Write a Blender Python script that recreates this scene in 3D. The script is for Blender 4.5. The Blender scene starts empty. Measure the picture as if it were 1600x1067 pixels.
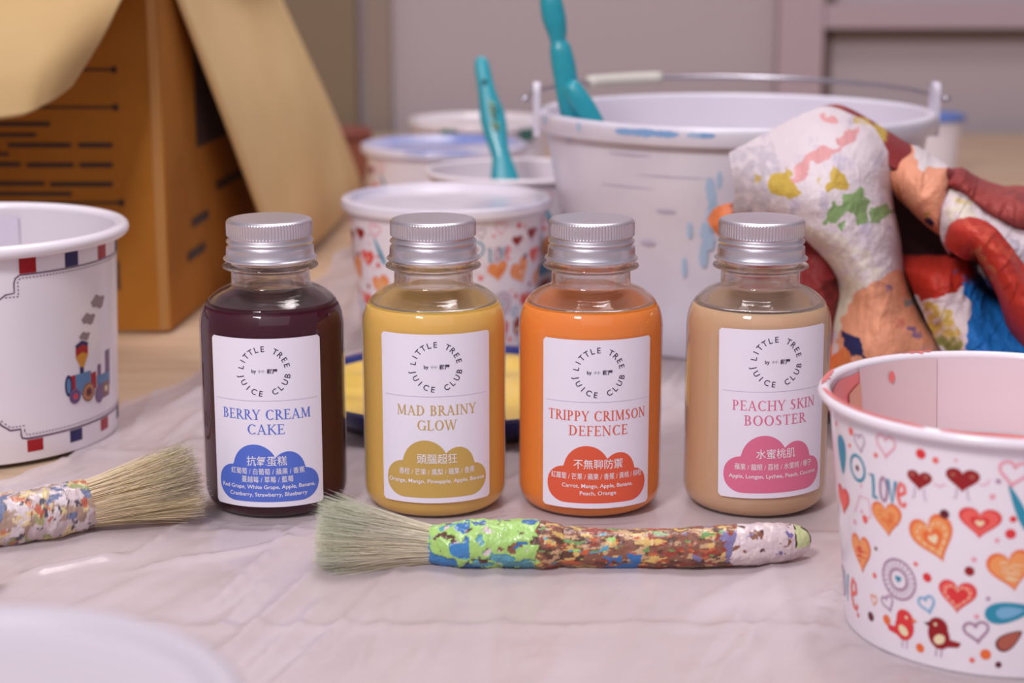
import bpy, math, random
from math import sin, cos, pi, radians as R, sqrt, atan, tan
from mathutils import Vector, noise, Matrix
random.seed(7)
C = bpy.context.scene.collection

# ---------------------------------------------------------------- camera, world, lights, exposure
H, PITCH, FPX = .2377, R(12.55), 2800.0
sc = bpy.context.scene
cam = bpy.data.objects.new('camera', bpy.data.cameras.new('camera')); C.objects.link(cam)
cam.location = (0, 0, H); cam.rotation_euler = (pi/2 - PITCH, 0, 0)
cam.data.sensor_width = 36; cam.data.lens = 36*FPX/1600; cam.data.clip_start = .01; cam.data.clip_end = 50
cam.data.dof.use_dof = True; cam.data.dof.focus_distance = .735; cam.data.dof.aperture_fstop = 8.5
sc.camera = cam
w = bpy.data.worlds.new('room_light'); sc.world = w; w.use_nodes = True
w.node_tree.nodes['Background'].inputs[0].default_value = (.93, .86, .97, 1)
w.node_tree.nodes['Background'].inputs[1].default_value = .34
def area(name, loc, target, sx, sy, power, col):
    l = bpy.data.lights.new(name, 'AREA'); l.shape = 'RECTANGLE'; l.size = sx; l.size_y = sy; l.energy = power; l.color = col
    o = bpy.data.objects.new(name, l); C.objects.link(o); o.location = loc
    o.rotation_euler = (Vector(target) - Vector(loc)).to_track_quat('-Z', 'Y').to_euler(); return o
area('key_lamp', (-.55, -.35, 1.25), (0, .85, 0), .30, .30, 18, (1, .96, .98))
area('ceiling_lamp_near', (.12, 1.25, 1.75), (0, .85, 0), .7, .5, 15, (1, .93, .95))
area('room_fill_lamp', (.3, -1.2, 1.6), (0, 1, 0), 2.2, 1.6, 7, (.95, .92, 1))
sc.view_settings.view_transform = 'Standard'; sc.view_settings.look = 'None'
sc.view_settings.gamma = 1; sc.view_settings.use_curve_mapping = False
sc.view_settings.exposure = 0.0
sc.cycles.max_bounces = 12; sc.cycles.transparent_max_bounces = 24

# ---------------------------------------------------------------- helpers
def at(px, py, Y):
    "the world point at distance Y that the photograph shows at px, py"
    u = (px - 800)/FPX; v = (533.5 - py)/FPX
    dy = cos(PITCH) + v*sin(PITCH); dz = -sin(PITCH) + v*cos(PITCH)
    k = Y/dy
    return Vector((u*k, Y, H + dz*k))
def ground(px, py, z=0):
    v = (533.5 - py)/FPX; dy = cos(PITCH) + v*sin(PITCH); dz = -sin(PITCH) + v*cos(PITCH)
    k = (z - H)/dz
    return Vector(((px-800)/FPX*k, dy*k, z))
def lin(c):
    r = []
    for v in c[:3]:
        v = v/255 if max(c) > 1.001 else v
        r.append(v/12.92 if v <= .04045 else ((v+.055)/1.055)**2.4)
    return (*r, 1)
MATS = {}
def mat(name, col, rough=.5, metal=0, coat=0, sss=0, bump=0, bscale=200, bstretch=(1,1,1), noise_col=None, nscale=20, spec=.5, ndetail=3, nlo=.4, nhi=.65, sss_r=(.01,.005,.002), aniso=0):
    if name in MATS: return MATS[name]
    m = bpy.data.materials.new(name); m.use_nodes = True; nt = m.node_tree; b = nt.nodes['Principled BSDF']
    b.inputs['Base Color'].default_value = lin(col); b.inputs['Roughness'].default_value = rough
    b.inputs['Metallic'].default_value = metal; b.inputs['Specular IOR Level'].default_value = spec
    b.inputs['Coat Weight'].default_value = coat; b.inputs['Coat Roughness'].default_value = .04
    if sss:
        b.inputs['Subsurface Weight'].default_value = sss; b.inputs['Subsurface Radius'].default_value = sss_r; b.inputs['Subsurface Scale'].default_value = 1
    tc = nt.nodes.new('ShaderNodeTexCoord')
    if noise_col:
        n = nt.nodes.new('ShaderNodeTexNoise'); n.inputs['Scale'].default_value = nscale; n.inputs['Detail'].default_value = ndetail
        mp = nt.nodes.new('ShaderNodeMapping'); mp.inputs['Scale'].default_value = bstretch
        nt.links.new(tc.outputs['Object'], mp.inputs[0]); nt.links.new(mp.outputs[0], n.inputs['Vector'])
        r = nt.nodes.new('ShaderNodeValToRGB'); r.color_ramp.elements[0].color = lin(col); r.color_ramp.elements[1].color = lin(noise_col)
        r.color_ramp.elements[0].position = nlo; r.color_ramp.elements[1].position = nhi
        nt.links.new(n.outputs[0], r.inputs[0]); nt.links.new(r.outputs[0], b.inputs['Base Color'])
    if bump:
        n = nt.nodes.new('ShaderNodeTexNoise'); n.inputs['Scale'].default_value = bscale
        mp = nt.nodes.new('ShaderNodeMapping'); mp.inputs['Scale'].default_value = bstretch
        nt.links.new(tc.outputs['Object'], mp.inputs[0]); nt.links.new(mp.outputs[0], n.inputs['Vector'])
        bp = nt.nodes.new('ShaderNodeBump'); bp.inputs['Strength'].default_value = bump; bp.inputs['Distance'].default_value = .001
        nt.links.new(n.outputs[0], bp.inputs['Height']); nt.links.new(bp.outputs[0], b.inputs['Normal'])
    MATS[name] = m; return m
def attr_mat(name, rough=.6, bump=.3, bscale=900, spec=.4, coat=0, bdist=.0005):
    if name in MATS: return MATS[name]
    m = mat(name, (200,200,200), rough, bump=bump, bscale=bscale, spec=spec, coat=coat)
    nt = m.node_tree; a = nt.nodes.new('ShaderNodeAttribute'); a.attribute_name = 'paint'
    nt.links.new(a.outputs['Color'], nt.nodes['Principled BSDF'].inputs['Base Color'])
    return m
class MB:
    def __init__(s): s.v = []; s.f = []; s.mi = []; s.mats = []; s.col = None
    def midx(s, m):
        if m not in s.mats: s.mats.append(m)
        return s.mats.index(m)
    def add(s, vs, fs, m):
        o = len(s.v); s.v += [tuple(v) for v in vs]; k = s.midx(m)
        for f in fs: s.f.append(tuple(i+o for i in f)); s.mi.append(k)
    def lathe(s, prof, m, n=64, c=(0,0,0), cap0=False, cap1=False, rf=None, closed=False):
        vs = []; fs = []
        for j, (r, z) in enumerate(prof):
            for i in range(n):
                a = 2*pi*i/n; rr = r if rf is None else rf(a, r, z)
                vs.append((c[0]+rr*cos(a), c[1]+rr*sin(a), c[2]+z))
        L = len(prof)
        for j in range(L if closed else L-1):
            for i in range(n):
                a = j*n+i; b = j*n+(i+1) % n; j2 = (j+1) % L
                fs.append((a, b, j2*n+(i+1) % n, j2*n+i))
        if cap0: fs.append(tuple(range(n))[::-1])
        if cap1: fs.append(tuple((L-1)*n+i for i in range(n)))
        s.add(vs, fs, m); return s
    def tube(s, pts, rad, m, n=12, caps=True, squash=None):
        pts = [Vector(p) for p in pts]; vs = []; fs = []
        if not hasattr(rad, '__len__'): rad = [rad]*len(pts)
        up = Vector((0, 0, 1))
        for i, p in enumerate(pts):
            t = (pts[min(i+1, len(pts)-1)] - pts[max(i-1, 0)]).normalized()
            u = up if abs(t.z) < .95 else Vector((0, 1, 0))
            a = t.cross(u).normalized(); b = a.cross(t).normalized()
            sq = squash[i] if squash else 1
            for k in range(n):
                th = 2*pi*k/n; vs.append(p + a*cos(th)*rad[i] + b*sin(th)*rad[i]*sq)
        for i in range(len(pts)-1):
            for k in range(n):
                fs.append((i*n+k, i*n+(k+1) % n, (i+1)*n+(k+1) % n, (i+1)*n+k))
        if caps: fs.append(tuple(range(n))[::-1]); fs.append(tuple((len(pts)-1)*n+k for k in range(n)))
        s.add(vs, fs, m); return s
    def box(s, lo, hi, m):
        x0,y0,z0 = lo; x1,y1,z1 = hi
        vs = [(x0,y0,z0),(x1,y0,z0),(x1,y1,z0),(x0,y1,z0),(x0,y0,z1),(x1,y0,z1),(x1,y1,z1),(x0,y1,z1)]
        s.add(vs, [(3,2,1,0),(4,5,6,7),(0,1,5,4),(1,2,6,5),(2,3,7,6),(3,0,4,7)], m); return s
    def grid(s, P, m):
        nr, nc = len(P), len(P[0]); vs = [p for row in P for p in row]
        s.add(vs, [(i*nc+j, i*nc+j+1, (i+1)*nc+j+1, (i+1)*nc+j) for i in range(nr-1) for j in range(nc-1)], m); return s
    def build(s, name, parent=None, smooth=True, colors=None):
        me = bpy.data.meshes.new(name); me.from_pydata(s.v, [], s.f)
        for m in s.mats: me.materials.append(m)
        me.polygons.foreach_set('material_index', s.mi)
        me.polygons.foreach_set('use_smooth', [smooth]*len(s.f))
        if colors:
            a = me.color_attributes.new('paint', 'FLOAT_COLOR', 'POINT')
            flat = [x for c in colors for x in c]; a.data.foreach_set('color', flat)
        me.update()
        o = bpy.data.objects.new(name, me); C.objects.link(o)
        if parent: o.parent = parent
        return o
def sharp(o, deg=35):
    me = o.data
    import bmesh
    bm = bmesh.new(); bm.from_mesh(me)
    for e in bm.edges:
        if len(e.link_faces) == 2 and e.calc_face_angle(0) > R(deg): e.smooth = False
    bm.to_mesh(me); bm.free()
def thing(name, loc, label, cat, group=None, rz=0):
    o = bpy.data.objects.new(name, None); C.objects.link(o); o.empty_display_size = .02
    o.location = loc; o.rotation_euler = (0, 0, rz); tag(o, label, cat, group); return o
def tag(o, label, cat, group=None):
    o['label'] = label; o['category'] = cat
    if group: o['group'] = group
def struct(o): o['kind'] = 'structure'; return o
def dup(src, parent):
    c = src.copy(); C.objects.link(c); c.parent = parent; return c
def solid(o, t, off=0):
    m = o.modifiers.new('solid', 'SOLIDIFY'); m.thickness = t; m.offset = off; return o

# ---------------------------------------------------------------- flat print helpers: shapes in millimetres on a plane, then wrapped
class Ink:
    "collects flat shapes (u, v, layer, material) in metres"
    def __init__(s): s.v = []; s.f = []; s.mi = []; s.mats = []
    def add(s, vs, fs, m, layer):
        if m not in s.mats: s.mats.append(m)
        k = s.mats.index(m); o = len(s.v)
        s.v += [(p[0], p[1], layer) for p in vs]
        for f in fs: s.f.append(tuple(i+o for i in f)); s.mi.append(k)
    def blob(s, pts, m, layer=0, c=None, rings=4):
        n = len(pts)
        if c is None: c = (sum(p[0] for p in pts)/n, sum(p[1] for p in pts)/n)
        vs = [c]; fs = []
        for k in range(1, rings+1):
            t = k/rings
            vs += [(c[0]+(p[0]-c[0])*t, c[1]+(p[1]-c[1])*t) for p in pts]
        for i in range(n):
            fs.append((0, 1+i, 1+(i+1) % n))
            for k in range(rings-1):
                a = 1+k*n+i; b = 1+k*n+(i+1) % n; fs.append((a, a+n, b+n, b))
        s.add(vs, fs, m, layer)
    def line(s, pts, w, m, layer=0, closed=False, w1=None):
        n = len(pts); vs = []; fs = []
        for i, p in enumerate(pts):
            a = pts[(i-1) % n] if (closed or i > 0) else p; b = pts[(i+1) % n] if (closed or i < n-1) else p
            dx, dy = b[0]-a[0], b[1]-a[1]; l = sqrt(dx*dx+dy*dy) or 1
            ww = (w if w1 is None else w+(w1-w)*i/max(1, n-1))/2
            vs += [(p[0]-dy/l*ww, p[1]+dx/l*ww), (p[0]+dy/l*ww, p[1]-dx/l*ww)]
        for i in range(n if closed else n-1):
            j = (i+1) % n; fs.append((2*i, 2*i+1, 2*j+1, 2*j))
        s.add(vs, fs, m, layer)
    def wrap(s, fn, name, parent):
        me = bpy.data.meshes.new(name); me.from_pydata([fn(u, v, l) for u, v, l in s.v], [], s.f)
        for m in s.mats: me.materials.append(m)
        me.polygons.foreach_set('material_index', s.mi); me.update()
        o = bpy.data.objects.new(name, me); C.objects.link(o); o.parent = parent; return o
def text_mesh(body, size, bold=0, sx=1.0):
    cu = bpy.data.curves.new('t', 'FONT'); cu.body = body; cu.size = 1; cu.align_x = 'CENTER'; cu.resolution_u = 3
    cu.offset = bold
    o = bpy.data.objects.new('t', cu); C.objects.link(o)
    dg = bpy.context.evaluated_depsgraph_get(); me = o.evaluated_get(dg).to_mesh()
    vs = [(v.co.x*size*sx, v.co.y*size) for v in me.vertices]; fs = [tuple(p.vertices) for p in me.polygons]
    o.evaluated_get(dg).to_mesh_clear(); bpy.data.objects.remove(o); bpy.data.curves.remove(cu)
    return vs, fs
def ink_text(ink, body, size, cx, cy, m, layer, width=None, rot=0, bold=0):
    vs, fs = text_mesh(body, size, bold)
    if not vs: return
    x0 = min(v[0] for v in vs); x1 = max(v[0] for v in vs); k = (width/(x1-x0)) if width else 1; mx = (x0+x1)/2
    out = []
    for x, y in vs:
        x = (x-mx)*k
        out.append((cx + x*cos(rot)-y*sin(rot), cy + x*sin(rot)+y*cos(rot)))
    ink.add(out, fs, m, layer)

# serif capitals made of strokes: height 1, thick .13, thin .05
TK, TN = .135, .05
def gl_bar(x0, y0, x1, y1, w): return ('l', x0, y0, x1, y1, w)
def gl_ser(x, y, w=.15): return ('l', x-w, y, x+w, y, .045)
def gl_arc(cx, cy, rx, ry, a0, a1): return ('a', cx, cy, rx, ry, a0, a1)
def stem(x): return [gl_bar(x, 0, x, 1, TK), gl_ser(x, .022), gl_ser(x, .978)]
G = {
 'B': (.62, stem(.16)+[gl_arc(.28,.745,.24,.255,-90,90), gl_arc(.28,.27,.29,.27,-90,90), gl_bar(.1,.975,.3,.975,.05), gl_bar(.1,.515,.3,.515,.05), gl_bar(.1,.025,.3,.025,.05)]),
 'E': (.60, stem(.16)+[gl_bar(.1,.975,.53,.975,.05), gl_bar(.1,.51,.44,.51,.05), gl_bar(.1,.025,.56,.025,.05), gl_bar(.52,.98,.52,.82,.05), gl_bar(.55,.02,.56,.2,.05), gl_bar(.43,.42,.43,.6,.045)]),
 'R': (.68, stem(.16)+[gl_arc(.28,.735,.25,.265,-90,90), gl_bar(.1,.975,.3,.975,.05), gl_bar(.1,.49,.3,.49,.05), gl_bar(.3,.5,.64,.02,TK), gl_ser(.66,.022,.09)]),
 'Y': (.68, [gl_bar(.34,0,.34,.46,TK), gl_bar(.34,.42,.08,.98,TK), gl_bar(.34,.42,.6,.98,TN), gl_ser(.34,.022), gl_ser(.1,.978,.12), gl_ser(.6,.978,.1)]),
 'C': (.74, [gl_arc(.42,.5,.37,.51,48,312), gl_bar(.66,.78,.67,.96,.045), gl_bar(.66,.05,.67,.2,.045)]),
 'A': (.74, [gl_bar(.37,1,.1,0,TN), gl_bar(.35,1,.64,0,TK), gl_bar(.2,.33,.52,.33,TN), gl_ser(.1,.022,.11), gl_ser(.64,.022,.13)]),
 'M': (.92, [gl_bar(.14,0,.16,1,TN), gl_bar(.17,1,.46,.05,TK), gl_bar(.46,.05,.74,1,TN), gl_bar(.77,0,.75,1,TK), gl_ser(.14,.022,.11), gl_ser(.78,.022,.13), gl_ser(.12,.978,.1), gl_ser(.8,.978,.1)]),
 'K': (.72, stem(.16)+[gl_bar(.2,.45,.6,.98,TN), gl_bar(.3,.58,.66,.02,TK), gl_ser(.6,.978,.1), gl_ser(.67,.022,.1)]),
 'D': (.76, stem(.16)+[gl_arc(.3,.5,.4,.5,-90,90), gl_bar(.1,.975,.32,.975,.05), gl_bar(.1,.025,.32,.025,.05)]),
 'I': (.32, stem(.16)),
 'N': (.80, [gl_bar(.14,0,.14,1,TN), gl_bar(.12,1,.66,0,TK), gl_bar(.66,0,.66,1,TN), gl_ser(.14,.022,.11), gl_ser(.1,.978,.1), gl_ser(.66,.978,.11)]),
 'G': (.78, [gl_arc(.42,.5,.37,.51,48,320), gl_bar(.68,.02,.68,.42,TK), gl_ser(.67,.42,.12), gl_bar(.66,.78,.67,.96,.045)]),
 'L': (.58, stem(.16)+[gl_bar(.1,.025,.54,.025,.05), gl_bar(.53,.02,.54,.22,.05)]),
 'O': (.80, [gl_arc(.40,.5,.37,.51,0,360)]),
 'W': (1.0, [gl_bar(.06,1,.3,0,TK), gl_bar(.3,0,.5,.95,TN), gl_bar(.47,1,.7,0,TK), gl_bar(.7,0,.93,1,TN), gl_ser(.06,.978,.11), gl_ser(.48,.978,.1), gl_ser(.93,.978,.1)]),
 'T': (.66, [gl_bar(.33,0,.33,1,TK), gl_ser(.33,.022), gl_bar(.03,.975,.63,.975,.05), gl_bar(.05,.98,.04,.8,.045), gl_bar(.61,.98,.62,.8,.045)]),
 'P': (.60, stem(.16)+[gl_arc(.28,.715,.27,.285,-90,90), gl_bar(.1,.975,.3,.975,.05), gl_bar(.1,.455,.3,.455,.05)]),
 'S': (.56, [gl_arc(.28,.74,.2,.26,50,250), gl_arc(.28,.27,.22,.27,-130,75), gl_bar(.14,.62,.42,.4,TK*.95), gl_bar(.45,.8,.45,.96,.045), gl_bar(.08,.04,.08,.2,.045)]),
 'F': (.56, stem(.16)+[gl_bar(.1,.975,.52,.975,.05), gl_bar(.1,.5,.42,.5,.05), gl_bar(.51,.98,.51,.8,.05), gl_bar(.42,.41,.42,.59,.045)]),
 'H': (.82, stem(.16)+[gl_bar(.66,0,.66,1,TK), gl_ser(.66,.022), gl_ser(.66,.978), gl_bar(.1,.5,.7,.5,.05)]),
 ' ': (.30, []),
}
def serif(ink, word, cx, cy, width, height, m, layer):
    width *= .96; tot = sum(G[c][0]+.06 for c in word)-.06; k = width/tot; x = cx-width/2
    for c in word:
        adv, prims = G[c]
        f = lambda a, b: (x+a*k, cy+b*height)
        for p in prims:
            if p[0] == 'l':
                _, x0, y0, x1, y1, wd = p; A = f(x0, y0); B = f(x1, y1)
                ww = wd*height*(1.0 if wd > .1 else 1.15)
                ink.line([A, ((A[0]+B[0])/2, (A[1]+B[1])/2), B], ww, m, layer)
            else:
                _, ax, ay, rx, ry, a0, a1 = p; n = 20; vs = []; fs = []
                for i in range(n+1):
                    t = R(a0+(a1-a0)*i/n)
                    vs += [f(ax+rx*cos(t), ay+ry*sin(t)), f(ax+(rx-TK*1.05)*cos(t), ay+(ry-TN*1.1)*sin(t))]
                for i in range(n): fs.append((2*i, 2*i+1, 2*i+3, 2*i+2))
                ink.add(vs, fs, m, layer)
        x += (adv+.06)*k

# ---------------------------------------------------------------- structure: wall, floor, table, plastic sheet
wallm = mat('wall_paint', (188,174,178), .8, bump=.15, bscale=30)
wb = struct(MB().box((-3, 2.35, -.75), (3, 2.45, 1.9), wallm).build('wall_back', smooth=False))
doorm = mat('door_frame_paint', (186,164,172), .6)
groove_shade_m = mat('door_groove_shade', (112,94,86), .8)
b = MB()
# panelled door at the right: stile, rail and recessed panel edges with painted shadow lines
def wallbox(px0, py0, px1, py1, y0, y1, m, mb):
    a = at(px0, py0, y0); c = at(px1, py1, y0); mb.box((a.x, y0, c.z), (c.x, y1, a.z), m)
st = MB(); wallbox(1238, -600, 1280, 236, 2.315, 2.35, doorm, st); struct(st.build('trim_1', smooth=False))
rl = MB(); wallbox(1290, 6, 1900, 44, 2.32, 2.35, doorm, rl); struct(rl.build('trim_2', smooth=False))
g2 = MB(); wallbox(1280, 46, 1292, 236, 2.335, 2.35, groove_shade_m, g2); wallbox(1292, 44, 1900, 60, 2.335, 2.35, groove_shade_m, g2); wallbox(1278, -300, 1306, 8, 2.335, 2.35, groove_shade_m, g2); struct(g2.build('trim_shade_lines', smooth=False))  # dark strips; the one below the rail paints its shadow line
pl = MB(); wallbox(-2000, -600, 560, 236, 2.325, 2.35, mat('wall_shade', (136,116,92), .8), pl); wallbox(560, -600, 612, 236, 2.328, 2.35, mat('wall_shade_edge', (152,134,122), .8), pl); struct(pl.build('wall_shade_strips', smooth=False))  # soft wall shadow beside the box, painted as two darker steps
fl = struct(MB().box((-3, -2, -.8), (3, 2.45, -.75), mat('floor_tile', (150,135,125), .5)).build('floor', smooth=False))
tb = thing('table', (0, 1.0, -.75), 'pale wooden table under the plastic sheet, bare tan wood at its back', 'table')
woodm = mat('table_wood', (208,180,152), .45, bump=.1, bscale=40, bstretch=(1,14,1), noise_col=(196,164,134), nscale=6)
tt = MB().box((-1.1, -.9, .72), (1.1, 1.30, .7485), woodm).build('tabletop', tb, smooth=False)
for x in (-1, 1):
    for y in (-.8, 1.2):
        MB().box((x-.03, y-.03, 0), (x+.03, y+.03, .72), woodm).build('leg', tb, smooth=False)

def sheet_mat():
    m = bpy.data.materials.new('plastic_sheet'); m.use_nodes = True; nt = m.node_tree; N = nt.nodes
    b = N['Principled BSDF']; b.inputs['Base Color'].default_value = lin((214,200,205)); b.inputs['Roughness'].default_value = .2
    b.inputs['Specular IOR Level'].default_value = .5
    tr = N.new('ShaderNodeBsdfTransparent'); tr.inputs[0].default_value = (.95,.93,.95,1)
    mx = N.new('ShaderNodeMixShader'); tc = N.new('ShaderNodeTexCoord')
    n = N.new('ShaderNodeTexNoise'); n.inputs['Scale'].default_value = 9; n.inputs['Detail'].default_value = 4
    r = N.new('ShaderNodeMapRange'); r.inputs[1].default_value = .35; r.inputs[2].default_value = .7; r.inputs[3].default_value = .62; r.inputs[4].default_value = .86
    nt.links.new(tc.outputs['Object'], n.inputs['Vector']); nt.links.new(n.outputs[0], r.inputs[0])
    nt.links.new(r.outputs[0], mx.inputs[0]); nt.links.new(tr.outputs[0], mx.inputs[1]); nt.links.new(b.outputs[0], mx.inputs[2])
    nt.links.new(mx.outputs[0], N['Material Output'].inputs['Surface'])
    mp = N.new('ShaderNodeMapping'); mp.vector_type = 'TEXTURE'; mp.inputs['Scale'].default_value = (1,5,1); mp.inputs['Rotation'].default_value = (0,0,R(-20))
    n2 = N.new('ShaderNodeTexNoise'); n2.inputs['Scale'].default_value = 48; n2.inputs['Detail'].default_value = 4
    nt.links.new(tc.outputs['Object'], mp.inputs[0]); nt.links.new(mp.outputs[0], n2.inputs['Vector'])
    bp = N.new('ShaderNodeBump'); bp.inputs['Strength'].default_value = .3; bp.inputs['Distance'].default_value = .004
    nt.links.new(n2.outputs[0], bp.inputs['Height']); nt.links.new(bp.outputs[0], b.inputs['Normal'])
    return m
creases = []
def cr(a, b, h, w): creases.append((ground(*a), ground(*b), h, w))
for a, b, h, w_ in [((300,1080),(560,830),.0022,.004),((420,1090),(640,880),.002,.004),((330,1000),(430,900),.0016,.003),((380,1067),(520,930),.0018,.003),
        ((30,905),(200,870),.0028,.005),((200,880),(330,800),.002,.003),((190,900),(520,840),.0016,.004),((250,700),(330,640),.002,.004),((180,760),(320,690),.0025,.005),
        ((560,1080),(620,920),.0012,.004),((300,980),(480,820),.0018,.0025),((460,1060),(560,960),.0014,.0025),((640,1067),(700,960),.001,.003),
        ((190,800),(340,650),.0018,.003),((260,640),(420,560),.0022,.005),((480,430),(560,360),.003,.008),((520,560),(590,400),.003,.006),
        ((1080,640),(1110,720),.0016,.003),((1040,620),(1075,560),.002,.004),((1230,1067),(1330,880),.0015,.003),((1330,980),(1360,900),.0018,.003),((1400,1060),(1420,1067),.001,.003)]: cr(a, b, h, w_)
for k in range(46):
    x = random.uniform(100, 1500); y = random.uniform(620, 1060); L = random.uniform(40, 150); th = random.choice([R(50), R(60), R(115), R(35)])+random.uniform(-.2, .2)
    cr((x, y), (x+L*cos(th), y-L*sin(th)*.7), random.uniform(.0004, .0011), random.uniform(.0012, .0025))
cb = [(min(a.x,b.x)-3*w_, max(a.x,b.x)+3*w_, min(a.y,b.y)-3*w_, max(a.y,b.y)+3*w_) for a, b, h, w_ in creases]
FEET = [(.1365,1.10,.105),(-.0395,1.08,.058),(-.052,1.375,.058),(.0035,1.232,.058),(-.028,1.57,.058),(-.117,.33,.058),(.1713,.604,.058),(-.2666,.862,.077),(-.026,.902,.068),(-.102,.747,.036),(-.033,.747,.036),(.033,.747,.036),(.105,.747,.036),(.435,1.86,.04),(.215,.89,.085),(.28,.89,.08),(.17,.90,.05)]
def sheet_z(x, y):
    z = .0006 + .0004*noise.noise(Vector((x*6, y*4, 1)))
    ca_ = x*.94-y*.34; al_ = x*.34+y*.94; r_ = 1-abs(noise.noise(Vector((ca_*24+2*noise.noise(Vector((x*9,y*5,7))), al_*3.2, 3))))*2.4
    if r_ > .5: z += (r_-.5)*.0026
    r_ = 1-abs(noise.noise(Vector((ca_*55, al_*6, 8))))*2.6
    if r_ > .5: z += (r_-.5)*.0009
    for fx in (-.006, .1005, -.22, .205): z += .0009*math.exp(-((x-fx)/.0035)**2)
    for fy in (.597, .70, .82): z += .0008*math.exp(-((y-fy)/.004)**2)
    for (a, b, h, w_), q in zip(creases, cb):
        if q[0] < x < q[1] and q[2] < y < q[3]:
            dx, dy = b.x-a.x, b.y-a.y; L2 = dx*dx+dy*dy; t = max(0, min(1, ((x-a.x)*dx+(y-a.y)*dy)/L2))
            d = sqrt((x-a.x-dx*t)**2+(y-a.y-dy*t)**2); z += h*math.exp(-(d/w_*1.6)**2)*min(1, 5*min(t, 1-t)+.1)
    for fx, fy, fr in FEET:
        if abs(x-fx) < fr and abs(y-fy) < fr and (x-fx)**2+(y-fy)**2 < fr*fr: z = min(z, .0007)
    return min(.0045, max(z, .0002))
mb = MB(); xs = []; ys = []
y = .22
while y < 1.62: ys.append(y); y += .0022 if y < .8 else .004 if y < 1.1 else .008
EDGE = [(-.24,.22),(-.235,.74),(-.215,.80),(-.205,.90),(-.185,.965),(-.165,1.10),(-.145,1.25),(-.13,1.4),(-.12,1.62)]
def left_edge(y):
    for (x0, y0), (x1, y1) in zip(EDGE, EDGE[1:]):
        if y0 <= y <= y1: return x0+(x1-x0)*(y-y0)/(y1-y0) + .004*sin(y*40)
    return EDGE[-1][0]
P = []
for y in ys:
    xl = left_edge(y) if y > .78 else -.34+.12*max(0, (y-.70)/.08) ; xr = .42
    row = []
    for i in range(251):
        x = xl+(xr-xl)*i/250; row.append((x, y, sheet_z(x, y)))
    P.append(row)
sheet = mb.grid(P, sheet_mat()).build('plastic_sheet')
tag(sheet, 'thin wrinkled translucent plastic drop sheet spread over the whole table', 'sheet')

# ---------------------------------------------------------------- juice bottles
def pet_mat():
    m = bpy.data.materials.new('clear_plastic'); m.use_nodes = True; nt = m.node_tree; N = nt.nodes; N.remove(N['Principled BSDF'])
    lw = N.new('ShaderNodeLayerWeight'); lw.inputs[0].default_value = .25
    rp = N.new('ShaderNodeValToRGB'); rp.color_ramp.elements[0].color = (.97,.96,.95,1); rp.color_ramp.elements[1].color = (.42,.37,.36,1); rp.color_ramp.elements[0].position = .72; rp.color_ramp.elements[0].color = (.985,.98,.98,1)
    tr = N.new('ShaderNodeBsdfTransparent'); gl = N.new('ShaderNodeBsdfGlossy'); gl.inputs['Roughness'].default_value = .03
    pw = N.new('ShaderNodeMath'); pw.operation = 'POWER'; pw.inputs[1].default_value = 4
    l2 = N.new('ShaderNodeLayerWeight'); l2.inputs[0].default_value = .5; nt.links.new(l2.outputs['Facing'], pw.inputs[0])
    fr = N.new('ShaderNodeMapRange'); fr.inputs[3].default_value = .045; fr.inputs[4].default_value = .6; nt.links.new(pw.outputs[0], fr.inputs[0]); mx = N.new('ShaderNodeMixShader')
    nt.links.new(lw.outputs['Facing'], rp.inputs[0]); nt.links.new(rp.outputs[0], tr.inputs[0])
    tc = N.new('ShaderNodeTexCoord'); n2 = N.new('ShaderNodeTexNoise'); n2.inputs['Scale'].default_value = 90
    bp = N.new('ShaderNodeBump'); bp.inputs['Strength'].default_value = .12; bp.inputs['Distance'].default_value = .001
    nt.links.new(tc.outputs['Object'], n2.inputs['Vector']); nt.links.new(n2.outputs[0], bp.inputs['Height']); nt.links.new(bp.outputs[0], gl.inputs['Normal'])
    nt.links.new(fr.outputs[0], mx.inputs[0]); nt.links.new(tr.outputs[0], mx.inputs[1]); nt.links.new(gl.outputs[0], mx.inputs[2])
    nt.links.new(mx.outputs[0], N['Material Output'].inputs['Surface']); return m
pet = pet_mat()
BR = .0312
body_prof = [(.001,.0022),(.018,.0015),(.0245,.0004),(.0272,.0008),(.0296,.0030),(.0308,.0062),(BR,.0100),(BR,.030),(BR,.055),(BR,.0770),(.0311,.0800),(.0306,.0838),(.0295,.0872),(.0276,.0903),(.0250,.0929),(.0220,.0948),(.0192,.0960),(.0177,.0967),(.0171,.0976),(.0169,.0990),(.0169,.1028)]
neck_prof = [(.0172,.1036),(.0180,.1042),(.0201,.1046),(.0205,.1052),(.0201,.1058),(.0180,.1061),(.0171,.1066),(.0169,.1080),(.0169,.1130)]
def bulge(prof, k=3):
    out = []
    for i in range(len(prof)-1):
        p0 = prof[max(i-1,0)]; p1 = prof[i]; p2 = prof[i+1]; p3 = prof[min(i+2, len(prof)-1)]
        for j in range(k):
            t = j/k
            out.append(tuple(.5*((2*p1[q])+(-p0[q]+p2[q])*t+(2*p0[q]-5*p1[q]+4*p2[q]-p3[q])*t*t+(-p0[q]+3*p1[q]-3*p2[q]+p3[q])*t**3) for q in (0,1)))
    out.append(prof[-1]); return out
SPL = .0893
petg = bpy.data.materials.new('clear_plastic_neck'); petg.use_nodes = True; _n = petg.node_tree; _n.nodes.remove(_n.nodes['Principled BSDF'])
_g = _n.nodes.new('ShaderNodeBsdfGlass'); _g.inputs['IOR'].default_value = 1.45; _g.inputs['Roughness'].default_value = .01; _g.inputs['Color'].default_value = (.97,.955,.95,1)
_t = _n.nodes.new('ShaderNodeBsdfTransparent'); _m = _n.nodes.new('ShaderNodeMixShader'); _m.inputs[0].default_value = .78
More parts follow.
